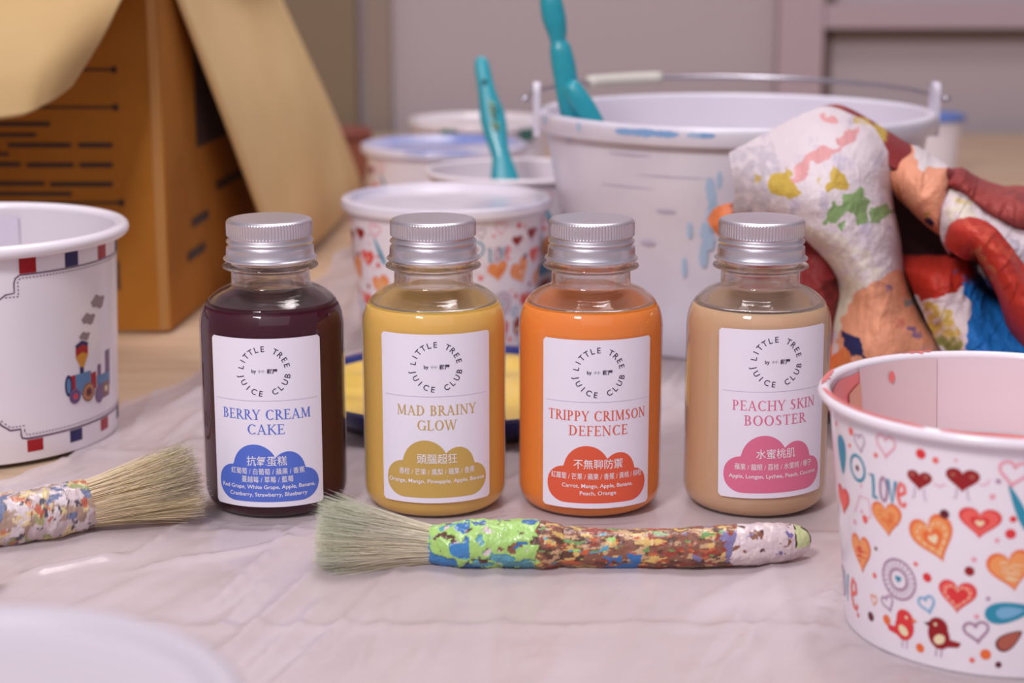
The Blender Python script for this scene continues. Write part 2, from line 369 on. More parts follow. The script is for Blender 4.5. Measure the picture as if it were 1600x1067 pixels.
_n.links.new(_t.outputs[0], _m.inputs[1]); _n.links.new(_g.outputs[0], _m.inputs[2]); _n.links.new(_m.outputs[0], _n.nodes['Material Output'].inputs['Surface'])
full_prof = bulge(body_prof)+bulge(neck_prof)
shell = MB(); shell.lathe([p for p in full_prof if p[1] <= SPL], pet, 96)
up_ = [p for p in full_prof if p[1] > SPL]
inn = [(.0157,.1130),(.0156,.1075),(.0155,.1050),(.0154,.1020),(.0156,.0985),(.0160,.0968),(.0172,.0957),(.0200,.0945),(.0235,.0925),(.0262,.0905),(.0276,.0893)]
shell.lathe(up_+inn, petg, 96, closed=True)
shell_o = shell.build('bottle_body'); shell_me = shell_o.data; bpy.data.objects.remove(shell_o)
alum = mat('brushed_aluminium', (226,220,228), .36, metal=1, bump=.06, bscale=500, bstretch=(1,1,30))
cap_prof = [(.0001,.1256),(.0145,.1256),(.0165,.1255),(.0177,.1251),(.0183,.1244),(.0184,.1238),(.0184,.1212),(.0184,.1188),(.0183,.1184),(.0176,.1180),(.0174,.1174),(.0178,.1168),(.0184,.1164),(.0186,.1159),(.0184,.1154),(.0178,.1150),(.0176,.1145),(.0180,.1139),(.0186,.1134),(.0187,.1120),(.0188,.1098),(.0192,.1092),(.0197,.1090),(.0200,.1086),(.0199,.1082),(.0193,.1080),(.0180,.1081)]
def knurl(a, r, z):
    if .1186 < z < .1242:
        return r - .00032*(.5+.5*cos(a*84))
    if .1143 < z < .1162: return r
    return r
# extra rings so the knurl holds between its two edges
cap_me = MB().lathe(cap_prof, alum, 504, rf=knurl).build('cap'); sharp(cap_me, 40); cm = cap_me.data; bpy.data.objects.remove(cap_me)
paper = mat('label_paper', (236,229,243), .38, coat=.15)
dark_ink = mat('label_dark_ink', (58,42,78), .5); rule_ink = mat('label_rule_ink', (176,160,196), .5); white_ink = mat('label_white_ink', (240,234,240), .5)
LW, LH, LZ = .0500, .0731, .0068
def cloud_top(x):
    "cloud outline in units of label width, x 0..1, result height"
    y = -1
    for cx, cy, rx, ry in [(.40,.28,.20,.225),(.68,.26,.15,.18),(.21,.165,.16,.155),(.815,.15,.14,.135)]:
        d = (x-cx)/rx
        if abs(d) < 1: y = max(y, cy+ry*sqrt(1-d*d))
    return y
def cloud_bot(x):
    e = min(x-.05, .955-x)/.17
    return .15-.15*sqrt(max(0, 1-(1-min(1, e))**2)) 
def make_bottle(px, z_off, phi0, lab_dz, juice_m, level, title, lines, ink_col, label, tilt=0):
    X = (px-800)/FPX*.757
    t = thing('juice_bottle', (X, .747, .001), label, 'bottle', 'small bottles of juice standing in a row')
    t.scale = (.9855,)*3
    o = bpy.data.objects.new('bottle_body', shell_me); C.objects.link(o); o.parent = t; o['label'] = 'clear plastic bottle body with round shoulders'
    o = bpy.data.objects.new('cap', cm); C.objects.link(o); o.parent = t; o.rotation_euler.z = px; o['label'] = 'silver ribbed metal screw cap'
    jp = [(r-.0006, z+.0003) for r, z in bulge(body_prof) if z < level]; 
    rr = jp[-1][0]; jp += [(rr-.0002, level), (rr-.0012, level-.0006), (rr*.5, level-.0007), (.0003, level-.0007)]
    j = MB().lathe(jp, juice_m, 96).build('juice', t)
    # bubbles and drops clinging at the liquid line and inside the shoulder
    bb = MB(); rnd = random.Random(px)
    for k in range(26):
        a = rnd.uniform(-pi, 0) if k % 3 else rnd.uniform(0, pi); zz = level+rnd.uniform(-.0004, .0035); r0 = .0283 - max(0, zz-.089)*1.0
        s = rnd.uniform(.00018, .0005)
        bb.lathe([(.0001,-s),(s*.7,-s*.7),(s,0),(s*.7,s*.7),(.0001,s)], pet, 8, c=(r0*cos(a), r0*sin(a), zz))
    bo = bb.build('bubbles', t); bo['kind'] = 'stuff'
    rad = BR+.00025
    def wrapf(u, v, l):
        u2 = u*cos(tilt)-v*sin(tilt); v2 = u*sin(tilt)+v*cos(tilt)
        a = -pi/2 + R(phi0) + u2/BR; r = rad + l*.00006
        return (r*cos(a), r*sin(a), LZ+lab_dz+v2)
    ink = Ink(); nu, nv = 40, 4; rc = .0012
    vs = []; fs = []
    for i in range(nu+1):
        u = -LW/2+LW*i/nu; e = min(u+LW/2, LW/2-u); c = rc-sqrt(max(0, rc*rc-(rc-min(rc, e))**2))
        for k in range(nv+1): vs.append((u, c+(LH-2*c)*k/nv))
    for i in range(nu):
        for k in range(nv): a = i*(nv+1)+k; fs.append((a, a+nv+1, a+nv+2, a+1))
    ink.add(vs, fs, paper, 0); lab = ink.wrap(wrapf, 'label', t)
    # cloud
    ink = Ink(); W = LW; vs = []; fs = []; n = 110
    xs_ = [.0503+(.9547-.0503)*i/n for i in range(n+1)]
    for x in xs_:
        vs += [((x-.5)*W, .0023+W*cloud_bot(x)), ((x-.5)*W, .0023+W*max(cloud_bot(x), cloud_top(x)))]
    for i in range(n): fs.append((2*i, 2*i+2, 2*i+3, 2*i+1))
    ink.add(vs, fs, ink_col, 1); ink.wrap(wrapf, 'printed_cloud', lab)
    # lettering
    ink = Ink()
    r0 = .0084; cy = .0592
    for word, base, step, up in (('LITTLE TREE', 170, -15.6, True), ('JUICE CLUB', 193, 17.1, False)):
        for i, ch in enumerate(word):
            if ch == ' ': continue
            a = R(base+step*i)
            rot = a-pi/2 if up else a+pi/2
            rr = r0 if up else r0+.00245
            ink_text(ink, ch, .0035, rr*cos(a)*1.03, cy+rr*sin(a), dark_ink, 2, rot=rot, bold=.006)
    ink_text(ink, 'by', .0021, -.0042, cy-.0006, dark_ink, 2, bold=.02)
    ink_text(ink, '小小', .0014, -.0010, cy-.0004, dark_ink, 2)
    ink_text(ink, '樹屋', .0022, .0034, cy-.0008, dark_ink, 2, bold=.03)
    ink.line([(-.5*LW+.0018+i*(LW-.0036)/30, .0465) for i in range(31)], .00012, rule_ink, 2)
    (t1, w1), (t2, w2) = title
    serif(ink, t1, 0, .0384, w1*.001, .0043, ink_col, 2); serif(ink, t2, 0, .0320, w2*.001, .0043, ink_col, 2)
    for s_, txt, width, yy in lines:
        ink_text(ink, txt, s_, 0, yy, white_ink, 3, width=width*.001, bold=.012 if s_ < .003 else .004)
    ink.wrap(wrapf, 'lettering', lab)
    return t
jc = lambda n, c, s, r, **k: mat(n, c, .5, coat=0, spec=.2, sss=s, sss_r=r, **k)
make_bottle(422, 0, .4, -.0004, jc('berry_juice', (62,4,28), .1, (.006,.001,.001)), .0905, (('BERRY CREAM', 40.5), ('CAKE', 16.5)),
    [(.0046, '抗氧蛋糕', 17, .0186), (.0030, '紅葡萄 / 白葡萄 / 蘋果 / 香蕉', 32, .0146), (.0030, '蔓越莓 / 草莓 / 藍莓', 22, .0111),
     (.0024, 'Red Grape, White Grape, Apple, Banana,', 41.5, .0081), (.0024, 'Cranberry, Strawberry, Blueberry', 34, .0048)],
    mat('blue_print', (84,112,206), .45), 'dark berry juice bottle labelled BERRY CREAM CAKE with a blue cloud')
make_bottle(677, 0, 4.0, .0014, jc('yellow_juice', (228,182,98), .5, (.012,.006,.001)), .0898, (('MAD BRAINY', 36), ('GLOW', 17.5)),
    [(.0046, '頭腦超狂', 17, .0178), (.0030, '香橙 / 芒果 / 鳳梨 / 蘋果 / 香蕉', 33, .0127), (.0024, 'Orange, Mango, Pineapple, Apple, Banana', 43, .0089)],
    mat('gold_print', (200,164,88), .45), 'yellow juice bottle labelled MAD BRAINY GLOW with a gold cloud')
make_bottle(924, 0, 4.5, -.0010, jc('orange_juice', (242,140,64), .5, (.012,.004,.001)), .0898, (('TRIPPY CRIMSON', 46), ('DEFENCE', 26.5)),
    [(.0046, '不無聊防禦', 21, .0178), (.0030, '紅蘿蔔 / 芒果 / 蘋果 / 香蕉 / 黃桃 / 柳橙', 41, .0130), (.0024, 'Carrot, Mango, Apple, Banana,', 31, .0092), (.0024, 'Peach, Orange', 15.5, .0060)],
    mat('red_print', (224,92,62), .45), 'orange juice bottle labelled TRIPPY CRIMSON DEFENCE with a red cloud')
make_bottle(1189, 0, 9.3, .0036, jc('peach_juice', (208,170,136), .5, (.012,.007,.004)), .0892, (('PEACHY SKIN', 39), ('BOOSTER', 28.5)),
    [(.0046, '水蜜桃肌', 17, .0178), (.0030, '蘋果 / 龍眼 / 荔枝 / 水蜜桃 / 椰子', 35, .0127), (.0024, 'Apple, Longan, Lychee, Peach, Coconut', 40, .0089)],
    mat('pink_print', (222,112,146), .45), 'pale peach juice bottle labelled PEACHY SKIN BOOSTER with a pink cloud', tilt=R(1.2))

# ---------------------------------------------------------------- paper tubs
tubw = mat('tub_paper', (236,228,236), .28, coat=.3)
tubin = mat('tub_paper_inside', (222,213,220), .35, coat=.2)
def tub_profile(rt, rb, h, rr):
    out = [(rb, .0), (rb+.0001, .0008)] + [(rb+(rt-rb)*k/8, .001+(h-.001)*k/8) for k in range(1, 9)]
    return out
def make_tub_body(t, rt, rb, h, rr, inm=None):
    mb = MB(); prof = tub_profile(rt, rb, h-rr, rr)
    mb.lathe(prof, tubw, 128)
    mb.lathe([(rb-.0006, 0), (rb-.0006, .006), (.0005, .006)], tubw, 96)
    th = .0008
    mb.lathe([(rt-th, h-rr), (rb-th+(rt-rb)*.12, .0065+.001), (rb-th-.001, .0066), (.0005, .0066)], inm or tubin, 128)
    body = mb.build('tub_body', t); sharp(body, 50)
    rim = MB(); n = 12; prof = [(rt-.0004+rr*.9+rr*cos(2*pi*k/n), h-rr+rr*.95*sin(2*pi*k/n)) for k in range(n)]
    rim.lathe(prof, tubw, 128, closed=True); rim.build('rolled_rim', t)
    return body
HT = dict(rt=.0603, rb=.0515, h=.0850, rr=.0022)
FX, FY = (1570-800)/FPX*.623, .604
ft = thing('paper_tub', (FX, FY, .001), 'open paper tub printed with hearts and birds, pink paint inside, at front right', 'tub', 'paper paint tubs')
make_tub_body(ft, **HT)
# heart print: positions taken from the picture on the cone wall
def cone_uv(px, py):
    u = (px-800)/FPX; v = (533.5-py)/FPX
    d = Vector((u, cos(PITCH)+v*sin(PITCH), -sin(PITCH)+v*cos(PITCH))); o = Vector((0,0,H)); best = None
    k = .4; prev = None
    while k < .75:
        p = o+d*k; z = p.z-.001; r = HT['rb']+(HT['rt']-HT['rb'])*z/(HT['h']-HT['rr'])
        if sqrt((p.x-FX)**2+(p.y-FY)**2) < r: break
        k += .0002
    a = math.atan2(p.y-FY, p.x-FX); return (a+pi/2, p.z-.001)
red = mat('print_red', (222,52,56), .4); redl = mat('print_light_red', (238,100,92), .4); dred = mat('print_dark_red', (150,14,22), .4)
ora = mat('print_orange', (236,112,54), .4); oral = mat('print_light_orange', (240,156,92), .4); pinkp = mat('print_pink', (236,160,176), .4)
teal = mat('print_teal', (38,142,172), .4); blu = mat('print_light_blue', (120,176,214), .4); mauve = mat('print_mauve', (170,128,158), .4)
cream = mat('print_cream', (240,222,182), .4); drk = mat('print_maroon', (96,14,34), .4); brn = mat('print_brown', (176,92,74), .4); whitep = mat('print_white', (240,232,240), .4)
RM = .057
def heart_pts(w_, h_, rot=0, n=36):
    out = []
    for i in range(n):
        t = 2*pi*i/n; x = 16*sin(t)**3/17; y = (13*cos(t)-5*cos(2*t)-2*cos(3*t)-cos(4*t)+2.5)/15
        x *= w_/2; y *= h_/2; out.append((x*cos(rot)-y*sin(rot), x*sin(rot)+y*cos(rot)))
    return out
def ell(w_, h_, rot=0, n=24):
    return [((w_/2*cos(2*pi*i/n))*cos(rot)-(h_/2*sin(2*pi*i/n))*sin(rot), (w_/2*cos(2*pi*i/n))*sin(rot)+(h_/2*sin(2*pi*i/n))*cos(rot)) for i in range(n)]
def shift(pts, c, k=1): return [(c[0]+x*k, c[1]+y*k) for x, y in pts]
pr = Ink()
def pos(px, py): a, z = cone_uv(px, py); return (a*RM, z)
M1 = .001
def filled_heart(px, py, w_, h_, rot, edge, fill, core=None, stitch=None, tex=None):
    c = pos(px, py); hp = heart_pts(w_*M1, h_*M1, R(rot))
    pr.blob(shift(hp, c), edge, 0, c=c); pr.blob(shift(hp, c, .86), fill, 1, c=c)
    if stitch: 
        sp = shift(hp, c, .66)
        for i in range(0, len(sp), 2): pr.line([sp[i], sp[(i+1) % len(sp)]], .0005, stitch, 2)
    if tex:
        rn = random.Random(int(px))
        for k in range(16):
            a = rn.uniform(0, 2*pi); rr_ = rn.uniform(.1, .6)*w_*M1/2; x = c[0]+rr_*cos(a); y = c[1]+rr_*sin(a)*.8
            pr.line([(x-.0012, y-.0002), (x, y+.0002), (x+.0012, y)], .00035, tex, 2)
    if core: pr.blob(shift(hp, c, .45), core[0], 2, c=c); pr.blob(shift(hp, c, .22), core[1], 3, c=c)
def line_heart(px, py, w_, h_, rot, m, lw=.7):
    c = pos(px, py); pr.line(shift(heart_pts(w_*M1, h_*M1, R(rot)), c), lw*M1, m, 0, closed=True)
def dot(px, py, d, m, k=1): 
    c = pos(px, py); pr.blob(shift(ell(d*M1, d*M1*k), c), m, 0, c=c, rings=2)
filled_heart(1386,812,14.5,12.5,8,ora,oral,tex=ora); filled_heart(1460,843,17,17,25,ora,oral,core=(ora,cream),stitch=cream)
filled_heart(1531,818,14.5,11,0,red,redl,core=(red,cream)); filled_heart(1496,933,14,12,0,red,redl,stitch=cream); pr.blob(shift(heart_pts(.0078,.0068), pos(1496,933)), red, 2, c=pos(1496,933))
filled_heart(1580,893,16,15,14,ora,oral,tex=cream); filled_heart(1346,866,13.5,14.5,4,ora,oral,tex=red); filled_heart(1318,782,13,11,0,red,redl)
for px, w_ in ((1437,9.4),(1504,11.4)):
    filled_heart(px, 751, w_, w_*.74, 0, dred, dred); c = pos(px, 751)
    for s in (-1, 1): pr.blob(shift(ell(.0017,.0014), (c[0]+s*w_*.00026, c[1]+.0018)), brn, 3, rings=2)
    for s in (-1, 1): pr.line([(c[0]+s*.0016, c[1]-.0025), (c[0]+s*.0019, c[1]-.0062), (c[0]+s*.0028, c[1]-.0064)], .0003, mauve, 0)
pr.line([pos(1459,755), pos(1468,760), pos(1478,757)], .0004, pinkp, 0); pr.line([pos(1530,757), pos(1540,758), pos(1547,750)], .0004, pinkp, 0)
line_heart(1384,698,8.2,8,0,pinkp); line_heart(1344,693,6,6.5,12,mauve,.5); line_heart(1584,741,9.5,8.5,-6,pinkp,1.0)
line_heart(1388,943,6,5.5,25,mauve,.6); line_heart(1449,945,6.5,6,22,blu,.8); line_heart(1526,988,9,7.5,12,mauve,.9); line_heart(1366,938,3.6,4,0,oral,.5)
c = pos(1335,782); pr.line([(c[0],c[1]-.004),(c[0]+.004,c[1]+.003),(c[0]+.009,c[1]+.003),(c[0]+.010,c[1]-.003),(c[0]+.005,c[1]-.005)], .0004, pinkp, 0)
# flower wheel
c = pos(1404,905)
for d, lw in ((.0142,.0007),(.0072,.0008)): pr.line(shift(ell(d, d, n=40), c), lw, mauve, 0, closed=True)
for k in range(22):
    a = 2*pi*k/22; pr.line([(c[0]+.0038*cos(a), c[1]+.0038*sin(a)), (c[0]+.0068*cos(a), c[1]+.0068*sin(a))], .0003, mauve, 0)
pr.blob(shift(heart_pts(.0028,.0026), c), teal, 1, c=c)
# ring, drops
c = pos(1340,731); pr.line(shift(ell(.0085,.0088, n=30), c), .0011, teal, 0, closed=True); pr.blob(shift(ell(.002,.002), c), drk, 0)
def drop(px, py, w_, h_, rot, m, layer=0, k=1):
    c = pos(px, py); pts = []
    for i in range(30):
        t = 2*pi*i/30; x = w_*M1/2*sin(t)*(.35+.65*(1-cos(t))/2)*1.2; y = h_*M1/2*cos(t); pts.append((k*(x*cos(R(rot))-y*sin(R(rot))), k*(x*sin(R(rot))+y*cos(R(rot)))))
    pr.blob(shift(pts, c), m, layer, c=c); return c
drop(1316,710,8.5,14,180,teal); drop(1578,956,8.5,17,-78,teal); drop(1578,956,8.5,17,-78,blu,1,.55); drop(1577,1000,6.5,10.5,-50,drk); drop(1577,1000,6.5,10.5,-50,brn,1,.85)
drop(1593,795,3.6,18,25,teal); drop(1593,795,3.6,18,25,teal,1,.9)
# LOVE lettering, drawn by hand
def word(px, py, glyphs, h_, sk=1):
    x, y0 = pos(px, py)
    for pts, m, adv, lw in glyphs:
        pr.line([(x+a*h_*M1*.6*sk, y0+b*h_*M1) for a, b in pts], lw*M1, m, 0); x += adv*h_*M1*.6*sk
oval = [(.5+.42*cos(2*pi*i/16), .5+.5*sin(2*pi*i/16)) for i in range(17)]
eg = [(.1,.45),(.5,.52),(.85,.62),(.75,.9),(.4,1.0),(.1,.7),(.08,.35),(.35,.05),(.7,.02),(.9,.2)]
word(1364,776,[([(.1,1),(.15,.5),(.1,.0),(.65,.05)],teal,.95,1.3),(oval,mauve,1.05,1.1),([(0,1),(.45,.0),(.9,1)],teal,1.05,1.3),(eg,redl,1.1,1.3)],8.2,.74)
word(1318,925,[(oval,mauve,1.2,1.1),([(0,1),(.45,.0),(.9,1)],teal,1.35,1.2),(eg,redl,1.1,1.6)],11,.9)
dot(1360,741,.9,drk)
for px, py, d, m in [(1439,709,3.4,red),(1462,719,2.1,redl),(1369,711,1.8,redl),(1330,674,2.8,redl),(1328,696,1.6,redl),(1494,719,1.1,pinkp),(1476,803,3.2,drk),(1551,776,1.9,pinkp),(1583,811,2.2,red),(1579,834,3.4,red),(1558,844,1.6,pinkp),
    (1515,892,3.3,dred),(1449,902,3.2,red),(1431,881,1.6,redl),(1522,874,1.7,pinkp),(1544,935,1.4,mauve),(1526,963,1.7,pinkp),(1352,811,3.0,redl),(1336,815,1.8,pinkp),(1347,799,1.4,pinkp),(1369,857,1.4,drk),(1367,899,2.0,redl),(1361,963,3.4,drk),
    (1341,961,1.8,redl),(1386,968,3.6,ora),(1438,1012,3.3,ora),(1540,1022,3.8,ora),(1519,1031,1.9,redl),(1560,1038,2.3,drk),(1307,662,1.8,redl),(1560,752,1.6,mauve),(1346,759,1.2,pinkp)]: dot(px, py, d, m)
# birds
def bird(px, py, m, fl):
    c = pos(px, py); s = fl
    head = shift(ell(.0072,.0072), (c[0]+s*.0003, c[1]+.0030)); bodyp = shift(ell(.0080,.0098, R(-18*s)), c)
    pr.blob(bodyp, m, 0); pr.blob(head, m, 1)
    pr.blob([(c[0]-s*.0010,c[1]-.0040),(c[0]-s*.0072,c[1]-.0030),(c[0]-s*.0082,c[1]-.0012),(c[0]-s*.0025,c[1]-.0005)], m, 0, rings=2)
    pr.blob([(c[0]+s*.0034,c[1]+.0044),(c[0]+s*.0056,c[1]+.0036),(c[0]+s*.0034,c[1]+.0026)], drk if m is dred else ora, 2, rings=2)
    pr.blob(shift(ell(.0045,.0034, R(-35*s)), (c[0]-s*.0003, c[1]-.0012)), cream, 2)
    pr.blob(shift(ell(.0012,.0012), (c[0]+s*.0012, c[1]+.0040)), cream, 3, rings=2)
    for q in (-.0008, .0012): pr.line([(c[0]+q, c[1]-.0045), (c[0]+q-.0002, c[1]-.0078)], .0004, mauve, 0)
bird(1413,980,red,1); bird(1467,993,dred,-1)
# repeat the print around the wall
base_v, base_f, base_mi = list(pr.v), list(pr.f), list(pr.mi)
a_lo = min(v[0] for v in base_v)/RM; a_hi = max(v[0] for v in base_v)/RM
span = min(2*pi/3.0, max(a_hi-a_lo+.02, 2*pi/3.0))
full = Ink(); full.mats = pr.mats
for k in range(3):
    o_ = len(full.v); off = k*span*RM
    if k and (a_hi-a_lo) > span: pass
    full.v += [(v[0]+off, v[1], v[2]) for v in base_v]; full.f += [tuple(i+o_ for i in f) for f in base_f]; full.mi += base_mi
print('print span', math.degrees(a_lo), math.degrees(a_hi))
def wrapc(u, v, l):
    a = u/RM-pi/2; r = HT['rb']+(HT['rt']-HT['rb'])*v/(HT['h']-HT['rr'])+.00012+l*.00007
    return (r*cos(a), r*sin(a), v)
prt = full.wrap(wrapc, 'heart_print', ft); prt['kind'] = 'stuff'; print_me = prt.data
# pink paint and inner smears
pinkm = mat('pink_paint', (230,140,140), .22, coat=.5, bump=.2, bscale=60)
pinkd = mat('pink_paint_smear', (230,118,116), .3, coat=.3)
mb = MB(); zr = .0535; rr_ = HT['rb']+(HT['rt']-HT['rb'])*zr/HT['h']-.001
mb.lathe([(rr_, zr+.0008), (rr_-.0015, zr), (.0005, zr)], pinkm, 96); mb.build('pink_paint', ft)
def inner_patch(name, par, m, a0, a1, lo, hi, n=60, off=.0011):
    P = []
    for k in range(9):
        row = []
        for i in range(n+1):
            a = R(a0+(a1-a0)*i/n); z0 = lo(i/n); z1 = hi(i/n); z = z0+(z1-z0)*k/8
            r = HT['rb']+(HT['rt']-HT['rb'])*z/HT['h']-off; row.append((r*cos(a), r*sin(a), z))
        P.append(row)
    return MB().grid(P, m).build(name, par)
nz = lambda t, s, k: noise.noise(Vector((t*s, k, .3)))
sm = MB()
inner_patch('paint_smear', ft, pinkd, 136, 250, lambda t: .054, lambda t: .0832-.0012*(1+nz(t,9,1))*(1 if t < .8 else 1))
inner_patch('liner_fold', ft, mat('liner_paper', (214,202,205), .4, coat=.2), 100, 137, lambda t: .054, lambda t: .0832, off=.0013)
inner_patch('liner_fold', ft, mat('wet_liner', (214,160,128), .3, coat=.5), 137, 146, lambda t: .054, lambda t: .078-.003*t, off=.0016)
# drips on top of the rim
for a0, a1, wd in ((176,232,.0026),(150,172,.002),(236,262,.0016),(100,113,.0022)):
    n = 40; P = []
    for k in range(4):
        row = []
        for i in range(n+1):
            t = i/n; a = R(a0+(a1-a0)*t); w_ = wd*sin(pi*t)**.5*(1+.5*nz(t,8,a0)); q = -w_/2*.2-w_*(1-k/3)*1.0+.0012
            r = HT['rt']+.0016+q; zz = HT['h']-.0022+sqrt(max(0, .0024**2-(q)**2)); row.append((r*cos(a), r*sin(a), zz))
        P.append(row)
    MB().grid(P, pinkd).build('rim_paint', ft)
dd = inner_patch('paint_drop', ft, pinkd, 118.4, 121.2, lambda t: .0775-.0022*sin(pi*t)**.5, lambda t: .0775+.0022*sin(pi*t)**.5, n=10, off=.0019)

# tubs behind the bottles (same print, wrapped round)
def lid(t, m, z, r, dome=False, blotch=None):
    mb = MB(); mb.lathe([(r+.0032, z-.0045), (r+.0036, z-.001), (r+.0034, z+.0012), (r+.0018, z+.0020), (r-.001, z+.0018), (r-.0026, z+.0006), (r-.0032, z-.0016), (r-.006, z-.0020), (r-.02, z-.0020), (.0005, z-.0020)], m, 96)
    return mb.build('lid', t)
def lid_mat(name, col, col2, scale=14, lo=.45, hi=.6):
    return mat(name, col, .3, coat=.3, noise_col=col2, nscale=scale, nlo=lo, nhi=hi)
def heart_tub(X, Y, rz, label, lidm=None):
    t = thing('paper_tub', (X, Y, .001), label, 'tub', 'paper paint tubs', rz)
    make_tub_body(t, **HT); p = bpy.data.objects.new('heart_print', print_me); p['kind'] = 'stuff'; C.objects.link(p); p.parent = t
    if lidm: lid(t, lidm, HT['h'], HT['rt'])
    return t
heart_tub(-.0395, 1.08, R(-32), 'heart-printed tub with a frosted white lid, directly behind the yellow juice bottle', lid_mat('frosted_lid', (222,214,226), (190,184,204)))
heart_tub(-.0520, 1.375, R(80), 'heart-printed tub with a blue-stained lid, left behind the frosted-lid tub', lid_mat('blue_stained_lid', (214,208,226), (120,140,204), 12, .42, .56))
t3 = heart_tub(.0035, 1.232, R(150), 'open heart-printed tub with a teal-handled brush standing in it')
MB().lathe([(.054, .045), (.0005, .045)], mat('white_paint', (230,222,230), .25, coat=.4), 64).build('white_paint', t3)
t4 = thing('paper_tub', (-.028, 1.57, .001), 'plain lidded tub farthest back, behind the blue-stained lid', 'tub', 'paper paint tubs'); make_tub_body(t4, **HT)
lid(t4, lid_mat('pale_lid', (226,216,220), (206,196,196)), HT['h'], HT['rt'])
for a, m in ((-120, mat('green_mark', (60,104,92), .5)), (-58, MATS['green_mark'])):
    P = [[((HT['rt']+.0042)*cos(R(a+i*2)), (HT['rt']+.0042)*sin(R(a+i*2)), .072+k*.011) for i in range(8)] for k in range(2)]
    MB().grid(P, m).build('green_mark', t4)
t5 = thing('paper_tub', (-.117, .33, .001), 'white lidded tub, nearest and out of focus at the front left corner', 'tub', 'paper paint tubs'); make_tub_body(t5, **HT)
lid(t5, mat('plain_white_lid', (186,177,187), .5), HT['h'], HT['rt'])
t6 = thing('paper_tub', (.435, 1.86, .001), 'small tub with a blue lid behind the white bucket at right', 'tub', 'paper paint tubs')
make_tub_body(t6, rt=.030, rb=.026, h=.062, rr=.002); lid(t6, mat('blue_lid', (96,124,190), .4), .062, .030)

# ---------------------------------------------------------------- train tub
TT = dict(rt=.0728, rb=.0690, h=.1035, rr=.0034)
TX, TY = (-53-800)/FPX*.875, .862
tt_ = thing('paper_tub', (TX, TY, .001), 'large white glossy paper tub with a toy train print, at the left edge', 'tub', 'paper paint tubs')
make_tub_body(tt_, **TT)
def cone2(px, py):
    u = (px-800)/FPX; v = (533.5-py)/FPX
    d = Vector((u, cos(PITCH)+v*sin(PITCH), -sin(PITCH)+v*cos(PITCH))); o = Vector((0,0,H)); k = .6
    while k < 1.0:
        p = o+d*k; z = p.z-.001; r = TT['rb']+(TT['rt']-TT['rb'])*z/(TT['h']-TT['rr'])
        if sqrt((p.x-TX)**2+(p.y-TY)**2) < r: break
        k += .0002
    return ((math.atan2(p.y-TY, p.x-TX)+pi/2)*.071, p.z-.001)
tr = Ink(); navy = mat('print_navy', (34,30,92), .4); crim = mat('print_crimson', (166,22,34), .4); smoke = mat('print_smoke', (148,128,132), .4)
steel = mat('print_steel_blue', (92,130,172), .4); gold = mat('print_gold', (206,140,50), .4); stitchm = mat('print_stitch', (90,50,90), .4); purp = mat('print_purple', (122,92,134), .4); brn2 = mat('print_wheel', (140,98,84), .4)
def quad(px0, py0, px1, py1, m, layer=0):
    a = cone2(px0, py0); b_ = cone2(px1, py1); x0, x1 = a[0], b_[0]; n = 6
    vs = []; fs = []
    for i in range(n+1): x = x0+(x1-x0)*i/n; vs += [(x, a[1]), (x, b_[1])]
    for i in range(n): fs.append((2*i, 2*i+1, 2*i+3, 2*i+2))
    tr.add(vs, fs, m, layer)
zt1, zt0 = cone2(40, 397)[1], cone2(40, 427)[1]; zb1 = cone2(40, 688)[1]; zb0 = cone2(40, 707)[1]
us = [cone2(x, 410)[0] for x in (29, 56, 100, 121, 153, 166)]; w0 = us[1]-us[0]; pitch_ = (us[4]-us[0])/2
for k in range(-6, 10):
    x0 = us[0]+k*pitch_; m = crim if k % 2 == 0 else navy
    for z0, z1 in ((zt0, zt1), (zb0, zb1)):
        n = 5; vs = []; fs = []
        for i in range(n+1): x = x0+w0*i/n; vs += [(x, z0), (x, z1)]
        for i in range(n): fs.append((2*i, 2*i+2, 2*i+3, 2*i+1))
        tr.add(vs, fs, m, 0)
u0 = cone2(21, 440)[0]; u1 = u0+.19; zs0 = cone2(21, 458)[1]; zs1 = cone2(21, 672)[1]
frame = [(u1, zt0-.0005)] + [(u1-(u1-u0-.003)*i/40, zt0-.0005) for i in range(1, 40)] + [(u0+.0028, zt0-.0005), (u0+.0008, zt0-.0018), (u0, zt0-.004), (u0, zs0), (u0-.004, zs0-.0005), (u0-.009, zs0-.004)]
tr.line(frame, .0006, stitchm, 1)
fb = [(u1, zb1+.0008)] + [(u1-(u1-u0-.003)*i/40, zb1+.0008) for i in range(1, 40)] + [(u0+.0028, zb1+.0008), (u0+.0004, zb1+.0014), (u0, zb1+.003), (u0, zs1), (u0-.005, zs1), (u0-.009, zs1+.003), (u0-.011, zs1+.006)]
tr.line(fb, .0008, stitchm, 1)
def stitches(path, dx, dy):
    for i in range(len(path)-1):
        (xa, ya), (xb, yb) = path[i], path[i+1]; L = sqrt((xb-xa)**2+(yb-ya)**2); n = max(1, int(L/.0017))
        for k in range(n):
            t0 = k/n; t1 = (k+.5)/n; tr.line([(xa+(xb-xa)*t0+dx, ya+(yb-ya)*t0+dy), (xa+(xb-xa)*t1+dx, ya+(yb-ya)*t1+dy)], .0005, stitchm, 1)
stitches([(u1, zt0-.002), (u0+.003, zt0-.002), (u0+.0018, zt0-.0035), (u0+.0018, zs0-.0018), (u0-.005, zs0-.0018)], 0, 0)
stitches([(u1, zb1+.0026), (u0+.003, zb1+.0026), (u0+.0018, zb1+.004), (u0+.0018, zs1+.0015), (u0-.005, zs1+.0015), (u0-.010, zs1+.006)], 0, 0)
def disc(px, py, w_, h_, m, layer=0, rot=0): c = cone2(px, py); tr.blob(shift(ell(w_*M1, h_*M1, R(rot)), c), m, layer, c=c, rings=3)
